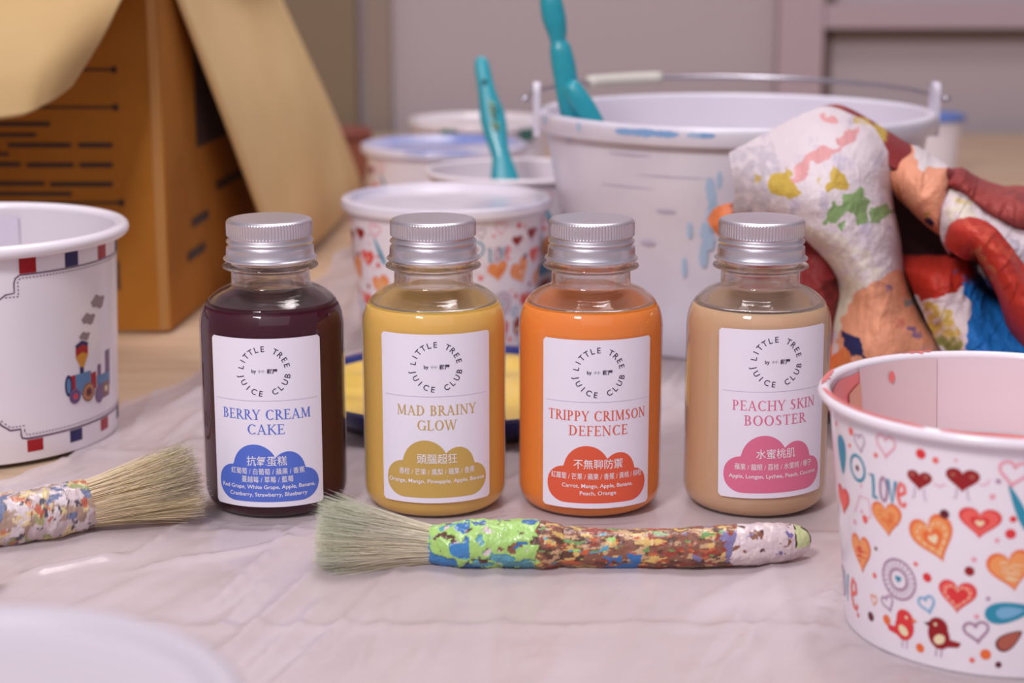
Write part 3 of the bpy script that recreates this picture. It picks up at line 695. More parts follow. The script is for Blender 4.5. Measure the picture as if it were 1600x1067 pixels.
for px, py, w_ in ((153,471,12),(138,498,10),(132,525,7.5)):
    c = cone2(px, py); pts = [(w_*M1/2*cos(2*pi*i/20)*(1+.12*sin(5*2*pi*i/20)), w_*M1*.26*sin(2*pi*i/20)*(1+.3*sin(4*2*pi*i/20))) for i in range(20)]; tr.blob(shift([(x, y) for x, y in pts], c), smoke, 0, c=c)
# locomotive
quad(124, 560, 131, 590, navy, 0)
c = cone2(128, 562); tr.blob([(c[0]-.0012,c[1]-.0035),(c[0]-.0042,c[1]+.0015),(c[0]-.0042,c[1]+.006),(c[0],c[1]+.0072),(c[0]+.0042,c[1]+.006),(c[0]+.0042,c[1]+.0015),(c[0]+.0012,c[1]-.0035)], gold, 1, rings=3)
tr.blob([(c[0]-.0042,c[1]+.0022),(c[0]-.0042,c[1]+.0065),(c[0],c[1]+.008),(c[0]+.0042,c[1]+.0065),(c[0]+.0042,c[1]+.0022),(c[0],c[1]+.0038)], crim, 2, rings=3)
tr.line([(c[0]-.0042,c[1]+.0068),(c[0],c[1]+.0085),(c[0]+.0042,c[1]+.0068)], .0018, navy, 3)
quad(109, 588, 118, 612, crim, 0); quad(117, 586, 142, 612, steel, 1); quad(141, 583, 150, 606, crim, 1); disc(107, 603, 4.5, 10.5, navy, 1); disc(107, 603, 2.6, 7.5, steel, 2)
for px, py, d, m2 in ((117,619,7.5,redl),(138,612,9.5,brn)):
    disc(px, py, d, d, purp if d < 9 else brn2, 2); disc(px, py, d*.72, d*.72, navy if d < 9 else oral, 3); disc(px, py, d*.6, d*.6, purp if d < 9 else brn2, 4); disc(px, py, d*.34, d*.34, red if d < 9 else drk, 5)
quad(152, 570, 158, 618, purp, 0); quad(157, 590, 170, 616, purp, 0); quad(164, 548, 171, 600, purp, 0); disc(155, 615, 8, 9, purp, 1); disc(165, 606, 8, 8, brn2, 1); disc(165, 606, 3, 3, cream, 2)
quad(151, 588, 170, 592, steel, 2)
def wrapt(u, v, l):
    a = u/.071-pi/2; r = TT['rb']+(TT['rt']-TT['rb'])*v/(TT['h']-TT['rr'])+.00012+l*.00006
    return (r*cos(a), r*sin(a), v)
tr.wrap(wrapt, 'train_print', tt_)
# shiny plastic liner fold inside
Pq = [[((TT['rt']-.0022)*cos(R(84+i*2)), (TT['rt']-.0022)*sin(R(84+i*2)), .02+.0765*k) for i in range(20)] for k in range(2)]
MB().grid(Pq, mat('inner_seam', (216,206,222), .2, coat=.6)).build('inner_seam', tt_)

# ---------------------------------------------------------------- blue enamel plate with yellow paint
pc = at(720, 595, .902)
pt = thing('enamel_plate', (pc.x, .902, .001), 'dark blue enamel plate of yellow paint behind the two middle bottles', 'plate')
navyen = mat('navy_enamel', (24,34,104), .2, coat=.6)
MB().lathe([(.0005,.0018),(.060,.0018),(.068,.003),(.0755,.0085),(.0815,.0145),(.0838,.0158),(.0845,.0152),(.0835,.0136),(.078,.0076),(.070,.0004),(.060,0),(.0005,0)], navyen, 96).build('plate_body', pt)
ym = mat('yellow_paint', (238,200,86), .3, coat=.4, bump=.6, bscale=50)
P = []
for j in range(14):
    rr_ = .0795*(1-j/13)+.0004; row = []
    for i in range(97):
        a = 2*pi*i/96; z = .0122+.0018*noise.noise(Vector((rr_*cos(a)*40, rr_*sin(a)*40, 2)))+(.0015*math.exp(-((rr_*cos(a)-.035)/.012)**2-((rr_*sin(a)+.01)/.02)**2)*3 if j > 1 else 0)
        row.append((rr_*cos(a), rr_*sin(a), z))
    P.append(row)
MB().grid(P, ym).build('yellow_paint', pt)

# ---------------------------------------------------------------- bucket
BX, BY, BZ = .1365, 1.10, .1375
bk = thing('bucket', (BX, BY, .001), 'large white plastic bucket with wire handle and blue paint stains', 'bucket')
bm_ = mat('bucket_plastic', (226,220,232), .35, coat=.15, noise_col=(214,206,220), nscale=18, bump=.1, bscale=40)
RB = lambda z: .094+(.1165-.094)*z/BZ
mb = MB(); mb.lathe([(.0005,.0)]+[(RB(0)-.002,0),(RB(0),.002)]+[(RB(z), z) for z in (.02,.04,.06,.08)]+[(RB(.084)+.0006,.084),(RB(.09)+.0006,.09),(RB(.095)+.001,.095),(RB(.108)+.001,.108),(RB(.118)+.001,.118),(.1152,.126)], bm_, 128)
mb.lathe([(.1135,BZ-.002),(RB(.1)-.0018,.10),(RB(0.01)-.0022,.004),(.0005,.003)], mat('bucket_inside', (224,216,228), .3, coat=.2), 128)
mb.build('bucket_body', bk)
MB().lathe([(.1150,.1262),(.1198,.1262),(.1206,.1272),(.1206,.1345),(.1200,.1365),(.1185,BZ),(.1150,BZ),(.1135,BZ-.002),(.1135,.128)], bm_, 128).build('rim', bk)
for s in (-1, 1):
    e = MB(); x = s*.1215
    pts = []
    for k in range(9):
        a = pi*k/8; pts.append((cos(a)*.007, .0145+sin(a)*.006))
    pts = [(.007,-.012)]+pts+[(-.007,-.012)]
    n = len(pts); vs = [(x-.002, p[0], BZ-.004+p[1]) for p in pts]+[(x+.002, p[0], BZ-.004+p[1]) for p in pts]
    fs = [tuple(range(n)), tuple(range(2*n-1, n-1, -1))]+[(i, (i+1) % n, n+(i+1) % n, n+i) for i in range(n)]
    e.add(vs, fs, bm_); e.build('handle_lug', bk, smooth=False)
wirem = mat('wire_metal', (190,186,196), .3, metal=1)
wp = [Vector((.1275*cos(a), .135*sin(a), BZ+.006+.0035*sin(a))) for a in [pi*i/48 for i in range(49)]]
wp = [Vector((.131, 0, BZ+.006))]+wp+[Vector((-.131, 0, BZ+.006))]
MB().tube(wp, .0016, wirem, 10).build('wire_handle', bk)
gp = [Vector((.1275*cos(a), .135*sin(a), BZ+.006+.0035*sin(a))) for a in [R(106+i*2) for i in range(14)]]
MB().tube(gp, .0042, mat('handle_grip', (212,208,196), .4), 14).build('grip', bk)
# paint marks on rim and wall
bl = mat('bucket_blue_stain', (132,172,220), .4); bl2 = mat('bucket_light_blue_stain', (176,200,228), .4); pk = mat('bucket_grey_stain', (186,176,200), .4)
ik = Ink(); rn = random.Random(3)
def bpos(px, py, rad, z=None):
    a = math.asin(max(-1, min(1, ((px-800)/FPX*.985-BX)/rad))); p = at(px, py, BY-rad*cos(a)); return (a, p.z-.001)
def smear(px, py, w_, h_, m, rim=False, rot=0):
    rad = .1209 if rim else RB(.08); a, z = bpos(px, py, rad)
    pts = [(w_*M1/2*cos(t)*(1+.35*noise.noise(Vector((cos(t)*2, sin(t)*2, px)))), h_*M1/2*sin(t)*(1+.35*noise.noise(Vector((cos(t)*3, sin(t)*3, px+9))))) for t in [2*pi*i/26 for i in range(26)]]
    if rim: z = max(.1285, min(.1335, z)); 
    c = (a*rad, z); ik.blob(shift([(x*cos(R(rot))-y*sin(R(rot)), x*sin(R(rot))+y*cos(R(rot))) for x, y in pts], c), m, 1 if rim else 0, c=c, rings=5)
for q in [(980,186,14,3.6),(1008,190,20,4.2),(1040,188,16,3.6),(1085,190,9,3.2),(1100,189,12,3),(908,178,4,5),(855,172,6,6)]: smear(*q, bl if q[2] > 9 else bl2, True)
for q in [(1118,300,5,18,5),(1120,335,6,20,-4),(1112,370,7,16,12),(1106,400,5,14,0),(915,213,4,7,0),(1085,360,3,10,0),(1075,420,3,12,0),(1130,280,3,10,0)]: smear(q[0], q[1], q[2], q[3], bl2, False, q[4])
for q in [(1000,240,26,.9),(1060,275,40,.7),(990,290,34,.7),(1050,330,12,2),(1020,380,10,2.4)]: smear(*q, pk)
def wrapb(u, v, l):
    a = -pi/2+u/(.1209 if l else RB(.08)); r = (.1209 if l else RB(v)+.0013); return (r*cos(a), r*sin(a), v)
ik.wrap(wrapb, 'paint_stain', bk)

# ---------------------------------------------------------------- brushes
tealp = mat('teal_handle', (22,150,168), .35, coat=.3, noise_col=(36,162,178), nscale=25)
def flat_handle(name, prof, m, thick, parent, depth=None):
    "profile: list of (point, half width, half thickness); rounded cross-section"
    vs = []; fs = []; n = 20; pts = [p[0] for p in prof]
    for i, (p, hw, ht) in enumerate(prof):
        t = (pts[min(i+1, len(pts)-1)]-pts[max(i-1, 0)]).normalized(); side = t.cross(Vector((0,1,0))).normalized(); f = side.cross(t).normalized()
        for k in range(n):
            a = 2*pi*k/n; ca, sa = cos(a), sin(a); vs.append(p+side*hw*(abs(ca)**.8*(1 if ca > 0 else -1))+f*ht*(abs(sa)**.8*(1 if sa > 0 else -1)))
    for i in range(len(prof)-1):
        for k in range(n): fs.append((i*n+k, i*n+(k+1) % n, (i+1)*n+(k+1) % n, (i+1)*n+k))
    fs += [tuple(range(n))[::-1], tuple((len(prof)-1)*n+k for k in range(n))]
    mb = MB(); mb.add(vs, fs, m); return mb.build(name, parent)
def spline(vals, k=5):
    out = []
    for i in range(len(vals)-1):
        p0 = vals[max(i-1,0)]; p1 = vals[i]; p2 = vals[i+1]; p3 = vals[min(i+2, len(vals)-1)]
        for j in range(k):
            t = j/k; out.append(tuple(.5*(2*b_+(c-a)*t+(2*a-5*b_+4*c-d)*t*t+(-a+3*b_-3*c+d)*t**3) for a, b_, c, d in zip(p0, p1, p2, p3)))
    out.append(vals[-1]); return out
def px_handle(rows, Y0, Y1, origin, name, parent, m, thick):
    rows = spline(rows); prof = []
    ys_ = [r[1] for r in rows]
    for x, y, hw in rows:
        t = (y-rows[0][1])/(rows[-1][1]-rows[0][1]); Y = Y0+(Y1-Y0)*t; p = at(x, y, Y); s = (Y*cos(PITCH))/FPX
        prof.append((p-origin, max(.0002, hw*s), min(thick, max(.0002, hw*s))))
    return flat_handle(name, prof, m, thick, parent)
bristlem = lambda n, a, b_: mat(n, a, .5, noise_col=b_, nscale=60)
def simple_bristles(parent, top, d, width, length, m, name='bristles'):
    mb = MB(); side = d.cross(Vector((0,1,0))).normalized()
    pts = [top+d*length*i/6 for i in range(7)]; mb.tube(pts, [width*(.8+.2*sin(pi*i/6)) for i in range(7)], m, 16, squash=[.35]*7); o = mb.build(name, parent); o['kind'] = 'stuff'; return o
# in the tub
org = at(786, 300, 1.195)
b1 = thing('paintbrush', org, 'teal-handled paintbrush with gold lettering standing in the open tub', 'brush', 'teal-handled brushes')
px_handle([(752,89,2),(752,92,8),(753,102,12),(757,125,13),(762,150,15),(769,180,20),(774,205,19),(778,225,16),(783,245,15),(786,262,19),(789,285,24),(790,297,25)], 1.235, 1.195, org, 'handle', b1, tealp, .0045)
d = (at(797, 345, 1.18)-at(790, 297, 1.195)).normalized(); tp = at(790, 297, 1.195)-org
f_ = MB().tube([tp+d*.0, tp+d*.012], .0105, mat('brush_ferrule', (180,176,180), .3, metal=1), 16, squash=[.5,.5]).build('ferrule', b1)
simple_bristles(b1, tp+d*.012, d, .0105, .012, bristlem('pale_bristle', (220,208,190), (190,170,140)))
hol = MB().tube([at(757,128,1.2245)-org, at(757,128,1.2215)-org], .0017, mat('hole_dark', (12,50,58), .6), 12).build('hanging_hole', b1)
gi = MB(); gm = mat('gold_lettering', (176,186,120), .4)
for (x, y) in [(765,160),(771,163),(766,168),(772,171),(768,176),(772,182),(770,193),(777,195),(772,199),(778,201)]:
    for q in range(1): 
        a = at(x-2.5, y-1.5, 1.2075); c = at(x+2.5, y+1.0, 1.2075); gi.box((a.x-org.x, -.0052+1.2125-org.y-.0005, c.z-org.z), (c.x-org.x, 1.2125-org.y, a.z-org.z), gm)
gi.build('lettering', b1, smooth=False)
# two in the bucket
org = at(890, 190, 1.065)
b2 = thing('paintbrush', org, 'tall teal paintbrush with a pinched handle leaning in the bucket', 'brush', 'teal-handled brushes')
px_handle([(857,-22,3),(858,-18,12),(860,-2,17),(865,25,19),(870,48,16),(872,64,13),(875,75,17),(880,100,19),(885,130,19),(890,160,19),(895,185,18),(897,205,17)], 1.075, 1.072, org, 'handle', b2, tealp, .0068)
d = (at(975, 290, 1.085)-at(897, 205, 1.072)).normalized(); tp = at(897, 205, 1.072)-org
MB().tube([tp, tp+d*.016], .008, MATS['brush_ferrule'], 16, squash=[.6,.6]).build('ferrule', b2); simple_bristles(b2, tp+d*.016, d, .008, .018, MATS['pale_bristle'])
org = at(905, 190, 1.05)
b3 = thing('paintbrush', org, 'short round teal brush end slanting right beside the tall bucket brush', 'brush', 'teal-handled brushes')
px_handle([(889,128,3),(891,131,11),(896,140,15),(905,155,17),(915,172,18),(926,192,18),(940,220,17)], 1.058, 1.056, org, 'handle', b3, tealp, .0062)
d = (at(990, 290, 1.065)-at(940, 220, 1.056)).normalized(); tp = at(940, 220, 1.056)-org
MB().tube([tp, tp+d*.016], .008, MATS['brush_ferrule'], 16, squash=[.6,.6]).build('ferrule', b3); simple_bristles(b3, tp+d*.016, d, .008, .02, MATS['pale_bristle'])

def multi_noise_col(p, stops, seed, scale):
    "paint layers: each stop (colour, threshold) laid over the last where its own noise is high"
    col = stops[0][0]
    for k, (c, th, sc_) in enumerate(stops[1:]):
        q = p*scale*sc_+Vector((seed+k*7.3, k*3.1, k*1.7))
        v = noise.noise(q)+.45*noise.noise(q*2.3)+.22*noise.noise(q*5.1)
        if v > th: col = c
    return col
def painted_handle(name, parent, path, rad, colf, m, n=56, sub=40, lump=.0004):
    rows = spline([(*p, r) for p, r in zip(path, rad)], sub); vs = []; fs = []; cols = []
    P = [Vector(r[:3]) for r in rows]
    for i, r in enumerate(rows):
        t = (P[min(i+1, len(P)-1)]-P[max(i-1,0)]).normalized(); a = t.cross(Vector((0,0,1))).normalized(); b_ = a.cross(t)
        for k in range(n):
            th = 2*pi*k/n; q = P[i]+a*cos(th)*r[3]+b_*sin(th)*r[3]
            c, extra = colf(q, i/len(rows), th); dd_ = lump*(noise.noise(q*260)+.5*noise.noise(q*600))+extra
            q = q+(q-P[i]).normalized()*dd_*min(1, r[3]/.004); vs.append(q); cols.append(lin(c))
    for i in range(len(rows)-1):
        for k in range(n): fs.append((i*n+k, i*n+(k+1) % n, (i+1)*n+(k+1) % n, (i+1)*n+k))
    fs += [tuple(range(n))[::-1], tuple((len(rows)-1)*n+k for k in range(n))]
    mb = MB(); mb.add(vs, fs, m); return mb.build(name, parent, colors=cols)
paintedm = attr_mat('dried_paint', .38, .35, 700, .5, .25)
def bristles(parent, root, tip_c, r0, r1, up, colf, count, seed, spread, z_floor):
    rn = random.Random(seed); vs = []; fs = []; cols = []; ax = (tip_c-root); L = ax.length; ax.normalize(); sd = ax.cross(Vector((0,0,1))).normalized(); upv = sd.cross(ax)
    for s in range(count):
        rr_ = sqrt(rn.random()); th = rn.uniform(0, 2*pi); a0 = cos(th)*rr_; b0 = sin(th)*rr_
        ln = L*rn.uniform(.82, 1.03) if rn.random() < .9 else L*rn.uniform(.6, 1.08)
        w_ = .00011*rn.uniform(.7, 1.3); jx = rn.gauss(0, spread); jz = rn.gauss(0, spread); pts = []
        for k in range(6):
            t = k/5; r_ = 1
            u = a0*(r0+(r1-r0)*t)+jx*t*t*L; v = b0*(r0+(up-r0)*t)+jz*t*t*L
            p = root+ax*ln*t+sd*u+upv*v; p.z = max(p.z, z_floor+.0002); pts.append(p)
        o = len(vs); c = colf(rn, a0, b0)
        for k, p in enumerate(pts):
            ww = w_*(1-.65*k/5)
            vs += [p+sd*ww, p-sd*ww*.5+upv*ww*.87, p-sd*ww*.5-upv*ww*.87]; cc = c(k/5); cols += [cc]*3
        for k in range(5):
            for q in range(3): a = o+k*3+q; b_ = o+k*3+(q+1) % 3; fs.append((a, b_, b_+3, a+3))
    mb = MB(); mb.add(vs, fs, attr_mat('bristle_hair', .45, 0.0, 100, .5)); ob = mb.build('bristles', parent, colors=cols); ob['kind'] = 'stuff'; return ob
def mix(a, b_, t): t = max(0, min(1, t)); return tuple(x+(y-x)*t for x, y in zip(a, b_))
# long brush in front
org = ground(960, 868, .001)
fb_ = thing('paintbrush', org, 'long wooden paintbrush caked in lime, blue and brown paint, lying before the bottles', 'brush', 'paint-caked brushes')
def fp(px, py, r): 
    # axis height above the table = its radius
    q = ground(px, py, r+.001); return q-org
path_px = [(676,851,29),(690,852,32),(735,850,37),(800,850,37),(848,851,37),(872,853,33),(930,856,31),(1000,857,30),(1070,855,31),(1140,852,32),(1195,849,32),(1225,847,30),(1248,845,24),(1260,844,17),(1266,844,8),(1267,844,1)]
pts = []; rad = []
for x, y, hw in path_px:
    r_ = hw*.700/FPX; pts.append(fp(x, y, max(r_, .0065 if x < 1200 else .0075))); rad.append(max(r_, .0002))
lime = (164,206,112); tq = (92,160,180); bl_ = (52,112,172); dk = (92,58,44); br = (134,86,66); orr = (196,98,60); yl = (214,178,104); rd = (150,62,44); wh = (214,196,200); gr = (110,150,84); tan_ = (198,160,120)
def colf(q, t, th):
    x = q.x+org.x; px_ = 800+x*FPX/.70
    if px_ < 838+12*noise.noise(q*150):
        st = [(br,0,0),(lime,-.5,1),(bl_,.42 if px_ > 735 else .02,.8),(lime,.2,1.3),(dk,.42,1.6),(tq,.30 if px_ < 850 else 1,.9),(wh,.55,2)]
        c = multi_noise_col(Vector((q.x*.6, q.y, q.z)), st, 1.0, 150)
        if sin(th) < -.35+.5*noise.noise(q*110) and px_ > 760 and noise.noise(q*220) > -.15: c = tq
        if px_ < 735 and cos(th*1+1) > .2 and noise.noise(q*140+Vector((5,1,2))) > -.1: c = (60,130,190)
        return c, (.0004 if c == lime else 0)
    if px_ < 1145+14*noise.noise(q*120):
        st = [(br,0,0),(dk,.1,1),(tan_,.22,1.1),(gr,.45,1.2),(orr,.42,1.5),(yl,.30,1.4),(rd,.40,.8),(lime,.62,1.4),(tq,.58,1.1)]
        st2 = [(br,0,0),(rd,.12,.8),(tan_,.30,1.2),(yl,.30,1.3),(dk,.35,1.7),(orr,.52,1.5),(gr,.5,1.2)]
        c = multi_noise_col(Vector((q.x*.4, q.y, q.z)), st if px_ < 1010 else st2, 4.0, 260)
        if sin(th) < -.1+.5*noise.noise(q*130) and abs(px_-972+30*noise.noise(q*170)) < 30 and noise.noise(q*260) > -.2: c = bl_
        if px_ > 1060 and noise.noise(q*150)+.5*noise.noise(q*400) > .32: c = (124,116,158)
        return c, 0
    c = multi_noise_col(q, [(wh,0,0),((224,208,206),.2,1),(br,.48,1.2),(dk,.6,1.6),((120,110,160),.62,1.3)], 9.0, 140)
    if px_ > 1240 and sin(th) > -.1: c = (196,204,150) if noise.noise(q*200) > -.1 else (70,60,44)
    return c, 0
nf = 5
painted_handle('ferrule', fb_, pts[:nf+1], rad[:nf+1], colf, paintedm, n=110, sub=50, lump=.0005)
painted_handle('handle', fb_, pts[nf:], rad[nf:], colf, paintedm, n=110, sub=46)
root = (pts[0]+pts[1])/2; tipc = fp(496, 838, .0125)
def bc(rn, a, b_):
    base = mix(lin((252,246,226)), lin((222,206,170)), rn.random()); gg = lin((140,200,160)); g2_ = lin((110,180,180)); wn = lin((214,210,196)); k = rn.random()
    lowc = mix(base, gg if b_ > -.2 else g2_, .42); topc = wn if b_ > .3 else base
    return lambda t: tuple(mix(mix(base, topc, t), lowc, (t-.6)*2.2*(1 if k < .6 else .2)))[:3]+(1,)
bristles(fb_, root, tipc, .0072, .0118, .0145, bc, 3600, 5, .045, -.0)
core = MB().tube([root, root.lerp(tipc, .45), root.lerp(tipc, .78)], [.0068, .0078, .0055], mat('bristle_core', (150,140,104), .7, bump=.5, bscale=300), 20).build('bristle_core', fb_); core['kind'] = 'stuff'
# brush at left
org = ground(150, 830, .001)
lb = thing('paintbrush', org, 'paint-caked brush with blond bristles at left, tip pointing at the berry bottle', 'brush', 'paint-caked brushes')
def lp(px, py, r): return ground(px, py, r+.001)-org
lpts = [(-420,896,26),(-200,858,30),(-60,826,36),(0,813,41),(60,803,42),(110,793,42),(134,788,40),(142,786,36)]
pp = [lp(x, y, hw*.70/FPX) for x, y, hw in lpts]; rd_ = [hw*.70/FPX for x, y, hw in lpts]
def colf2(q, t, th):
    st = [((200,182,184),0,0),((168,140,124),.05,1),((158,164,110),.24,.8),((216,192,144),.28,1.2),((200,124,92),.38,1.1),((84,76,92),.34,1.8),((214,200,204),.3,1.6),((184,98,76),.55,1),((110,118,150),.5,1.4)]
    c = multi_noise_col(q, st, 14.0, 105); return c, (.0003 if c[0] > 200 else 0)
painted_handle('ferrule', lb, pp[2:], rd_[2:], colf2, paintedm, n=72, sub=34, lump=.0006)
painted_handle('handle', lb, pp[:3], rd_[:3], colf2, paintedm, n=40, sub=20)
root = pp[-2]; tipc = at(308, 748, .712)-org
def bc2(rn, a, b_):
    base = mix(lin((255,240,214)), lin((232,202,156)), rn.random()); gn = lin((200,196,124)); dkc = lin((80,74,84)); k = rn.random()
    return lambda t: tuple(mix(mix(base, gn, .6 if (k < .2 and t > .3) else 0), dkc, (t-.62)*1.9 if (k > .45 and b_ > -.3) else 0))[:3]+(1,)
bristles(lb, root, tipc, .0098, .0120, .0150, bc2, 3600, 9, .03, -.0)
core = MB().tube([root, root.lerp(tipc, .45), root.lerp(tipc, .8)], [.0090, .0095, .0060], mat('blond_bristle_core', (176,150,96), .7, bump=.5, bscale=300), 20).build('bristle_core', lb); core['kind'] = 'stuff'
# stub of a wooden stick at the left edge
sp = ground(-40, 905, .0095)
ws = MB().tube([Vector((-.34, sp.y+.012, .0095)), Vector((ground(4, 900).x, sp.y, .0095)), Vector((ground(7.5, 900).x, sp.y, .0095))], [.0085, .0085, .0075], mat('bare_wood', (196,160,120), .6, bump=.3, bscale=60, bstretch=(1,8,8)), 24).build('wooden_stick')
sharp(ws); tag(ws, 'end of a bare wooden stick at the left edge below the paint-caked brush', 'stick')

# ---------------------------------------------------------------- cardboard box
card = mat('cardboard', (172,110,40), .8, spec=.2, bump=.08, bscale=60, noise_col=(158,98,32), nscale=12)
cardin = mat('cardboard_inside', (194,162,112), .75, bump=.08, bscale=60, noise_col=(186,152,102), nscale=10)
bx = thing('cardboard_box', (-.4, 1.1, .001), 'open brown cardboard box with printed lines and hanging flaps', 'box')
O = Vector((-.4, 1.1, .001)); FXc, FYc = -.2135, 1.095; BXc, BYc = -.190, 1.40; TOP = .262; th = .0035
def panel(a, b_, z0, z1, name, m, mi=None):
    a = Vector((a[0], a[1], 0)); b_ = Vector((b_[0], b_[1], 0)); d = (b_-a).normalized(); n = Vector((-d.y, d.x, 0))*th
    vs = []
    for q in (a, b_, b_+n, a+n): vs += [(q.x-O.x, q.y-O.y, z0), (q.x-O.x, q.y-O.y, z1)]
    mb = MB(); mb.add(vs, [(0,2,3,1),(2,4,5,3),(4,6,7,5),(6,0,1,7),(1,3,5,7),(0,6,4,2)], m); return mb.build(name, bx, smooth=False)
panel((-.66, FYc), (FXc-.0065, FYc), 0, TOP, 'front_panel', card)
panel((FXc, FYc+.002), (BXc, BYc), 0, TOP, 'side_panel', card)
panel((BXc, BYc), (-.64, BYc), 0, TOP, 'back_panel', card); panel((-.655, BYc), (-.66, FYc), 0, TOP, 'side_panel', card)
panel((FXc-.0062, FYc-.001), (FXc, FYc+.0025), 0, TOP, 'corner_fold', mat('corner_card', (176,124,66), .8))
inkm = mat('box_ink', (58,40,34), .7)
ik = MB(); yy = FYc-.0004
def bline(px0, px1, py, h_=5, m=inkm):
    a = at(px0, py-h_/2, yy); c = at(px1, py+h_/2, yy); ik.box((a.x-O.x, yy-.0002-O.y, c.z-.001), (c.x-O.x, yy+.0003-O.y, a.z-.001), m)
for x0, x1, y_, h_ in [(-150,181,109,3.5),(-150,181,168,3.5),(-150,190,317,3.5),(-60,78,194,7),(-80,56,211,6),(12,111,227,7),(122,176,227,7),(-90,14,241,5),(-90,32,257,7),(42,115,258,7),(124,176,258,7),(-90,70,287,7),(78,176,288,7),(-90,112,303,6)]: bline(x0, x1, y_, h_)
for y_, x in ((109,178),(168,181),(317,190)): bline(x-4, x+4, y_, 10)
bline(181, 188, 430, 45)
ik.build('printed_lines', bx, smooth=False)
# dark handle print on the shaded side panel
sd = Vector((BXc-FXc, BYc-FYc, 0)); 
def sidept(s_, z): q = Vector((FXc, FYc+.002, 0))+sd*s_; return Vector((q.x+.0006-O.x, q.y-O.y, z))
mb = MB(); mb.add([sidept(.26,.105), sidept(.62,.105), sidept(.62,.185), sidept(.26,.185)], [(0,1,2,3)], inkm)
for s0, s1, z in ((.2,.34,.055),(.42,.7,.07),(.15,.3,.035)): mb.add([sidept(s0,z), sidept(s1,z), sidept(s1,z+.006), sidept(s0,z+.006)], [(0,1,2,3)], inkm)
mb.build('printed_mark', bx, smooth=False)
# right flap, hanging outward from the side panel
def bez_surf(rows, nu=24, nv=24):
    g = [[Vector(p) for p in r] for r in rows]; rows1 = [spline([tuple(p) for p in r], nu) for r in g]
    cols = list(zip(*rows1)); out = [spline([tuple(p) for p in c], nv) for c in cols]; return list(map(list, zip(*out)))
def flap(rows, name, m, t):
    P = bez_surf(rows, 10, 10); P = [[(p[0]-O.x, p[1]-O.y, max(.001, p[2]-.001)) for p in r] for r in P]
    o = MB().grid(P, m).build(name, bx); solid(o, t, 0); return o
flap([[(-.2175,1.105,.262), (-.204,1.24,.262), (-.194,1.385,.262)],
      [at(262,-40,1.115), at(345,-40,1.25), at(424,-40,1.385)],
      [at(282,5,1.13), at(365,5,1.29), at(440,5,1.42)],
      [at(352,185,1.18), at(440,165,1.33), at(510,158,1.50)],
      [at(412,345,1.24), at(500,305,1.40), at(556,272,1.62)],
      [at(440,418,1.27), at(505,365,1.43), at(560,305,1.66)]], 'side_flap', mat('side_flap_card_lit', (236,202,144), .75, bump=.08, bscale=60, noise_col=(228,192,134), nscale=10), .0035)  # brighter card copy: the strong light on this flap is in its colour
flap([[(-.64,1.09,.262), (-.45,1.09,.262), (-.36,1.09,.262), (-.29,1.09,.262), (-.222,1.09,.262)],
      [(-.64,1.06,.255), at(-250,-50,1.06), at(0,-50,1.06), at(130,-52,1.065), at(232,-56,1.075)],
      [(-.60,1.01,.215), at(-250,40,1.01), at(0,36,1.012), at(110,14,1.025), at(194,-8,1.05)],
      [(-.58,.985,.17), at(-250,120,.985), at(0,112,.99), at(85,86,1.0), at(160,52,1.03)],
      [(-.56,.975,.12), at(-260,198,.975), at(0,185,.98), at(62,166,.99), at(108,132,1.012)]], 'front_flap', cardin, .0045)

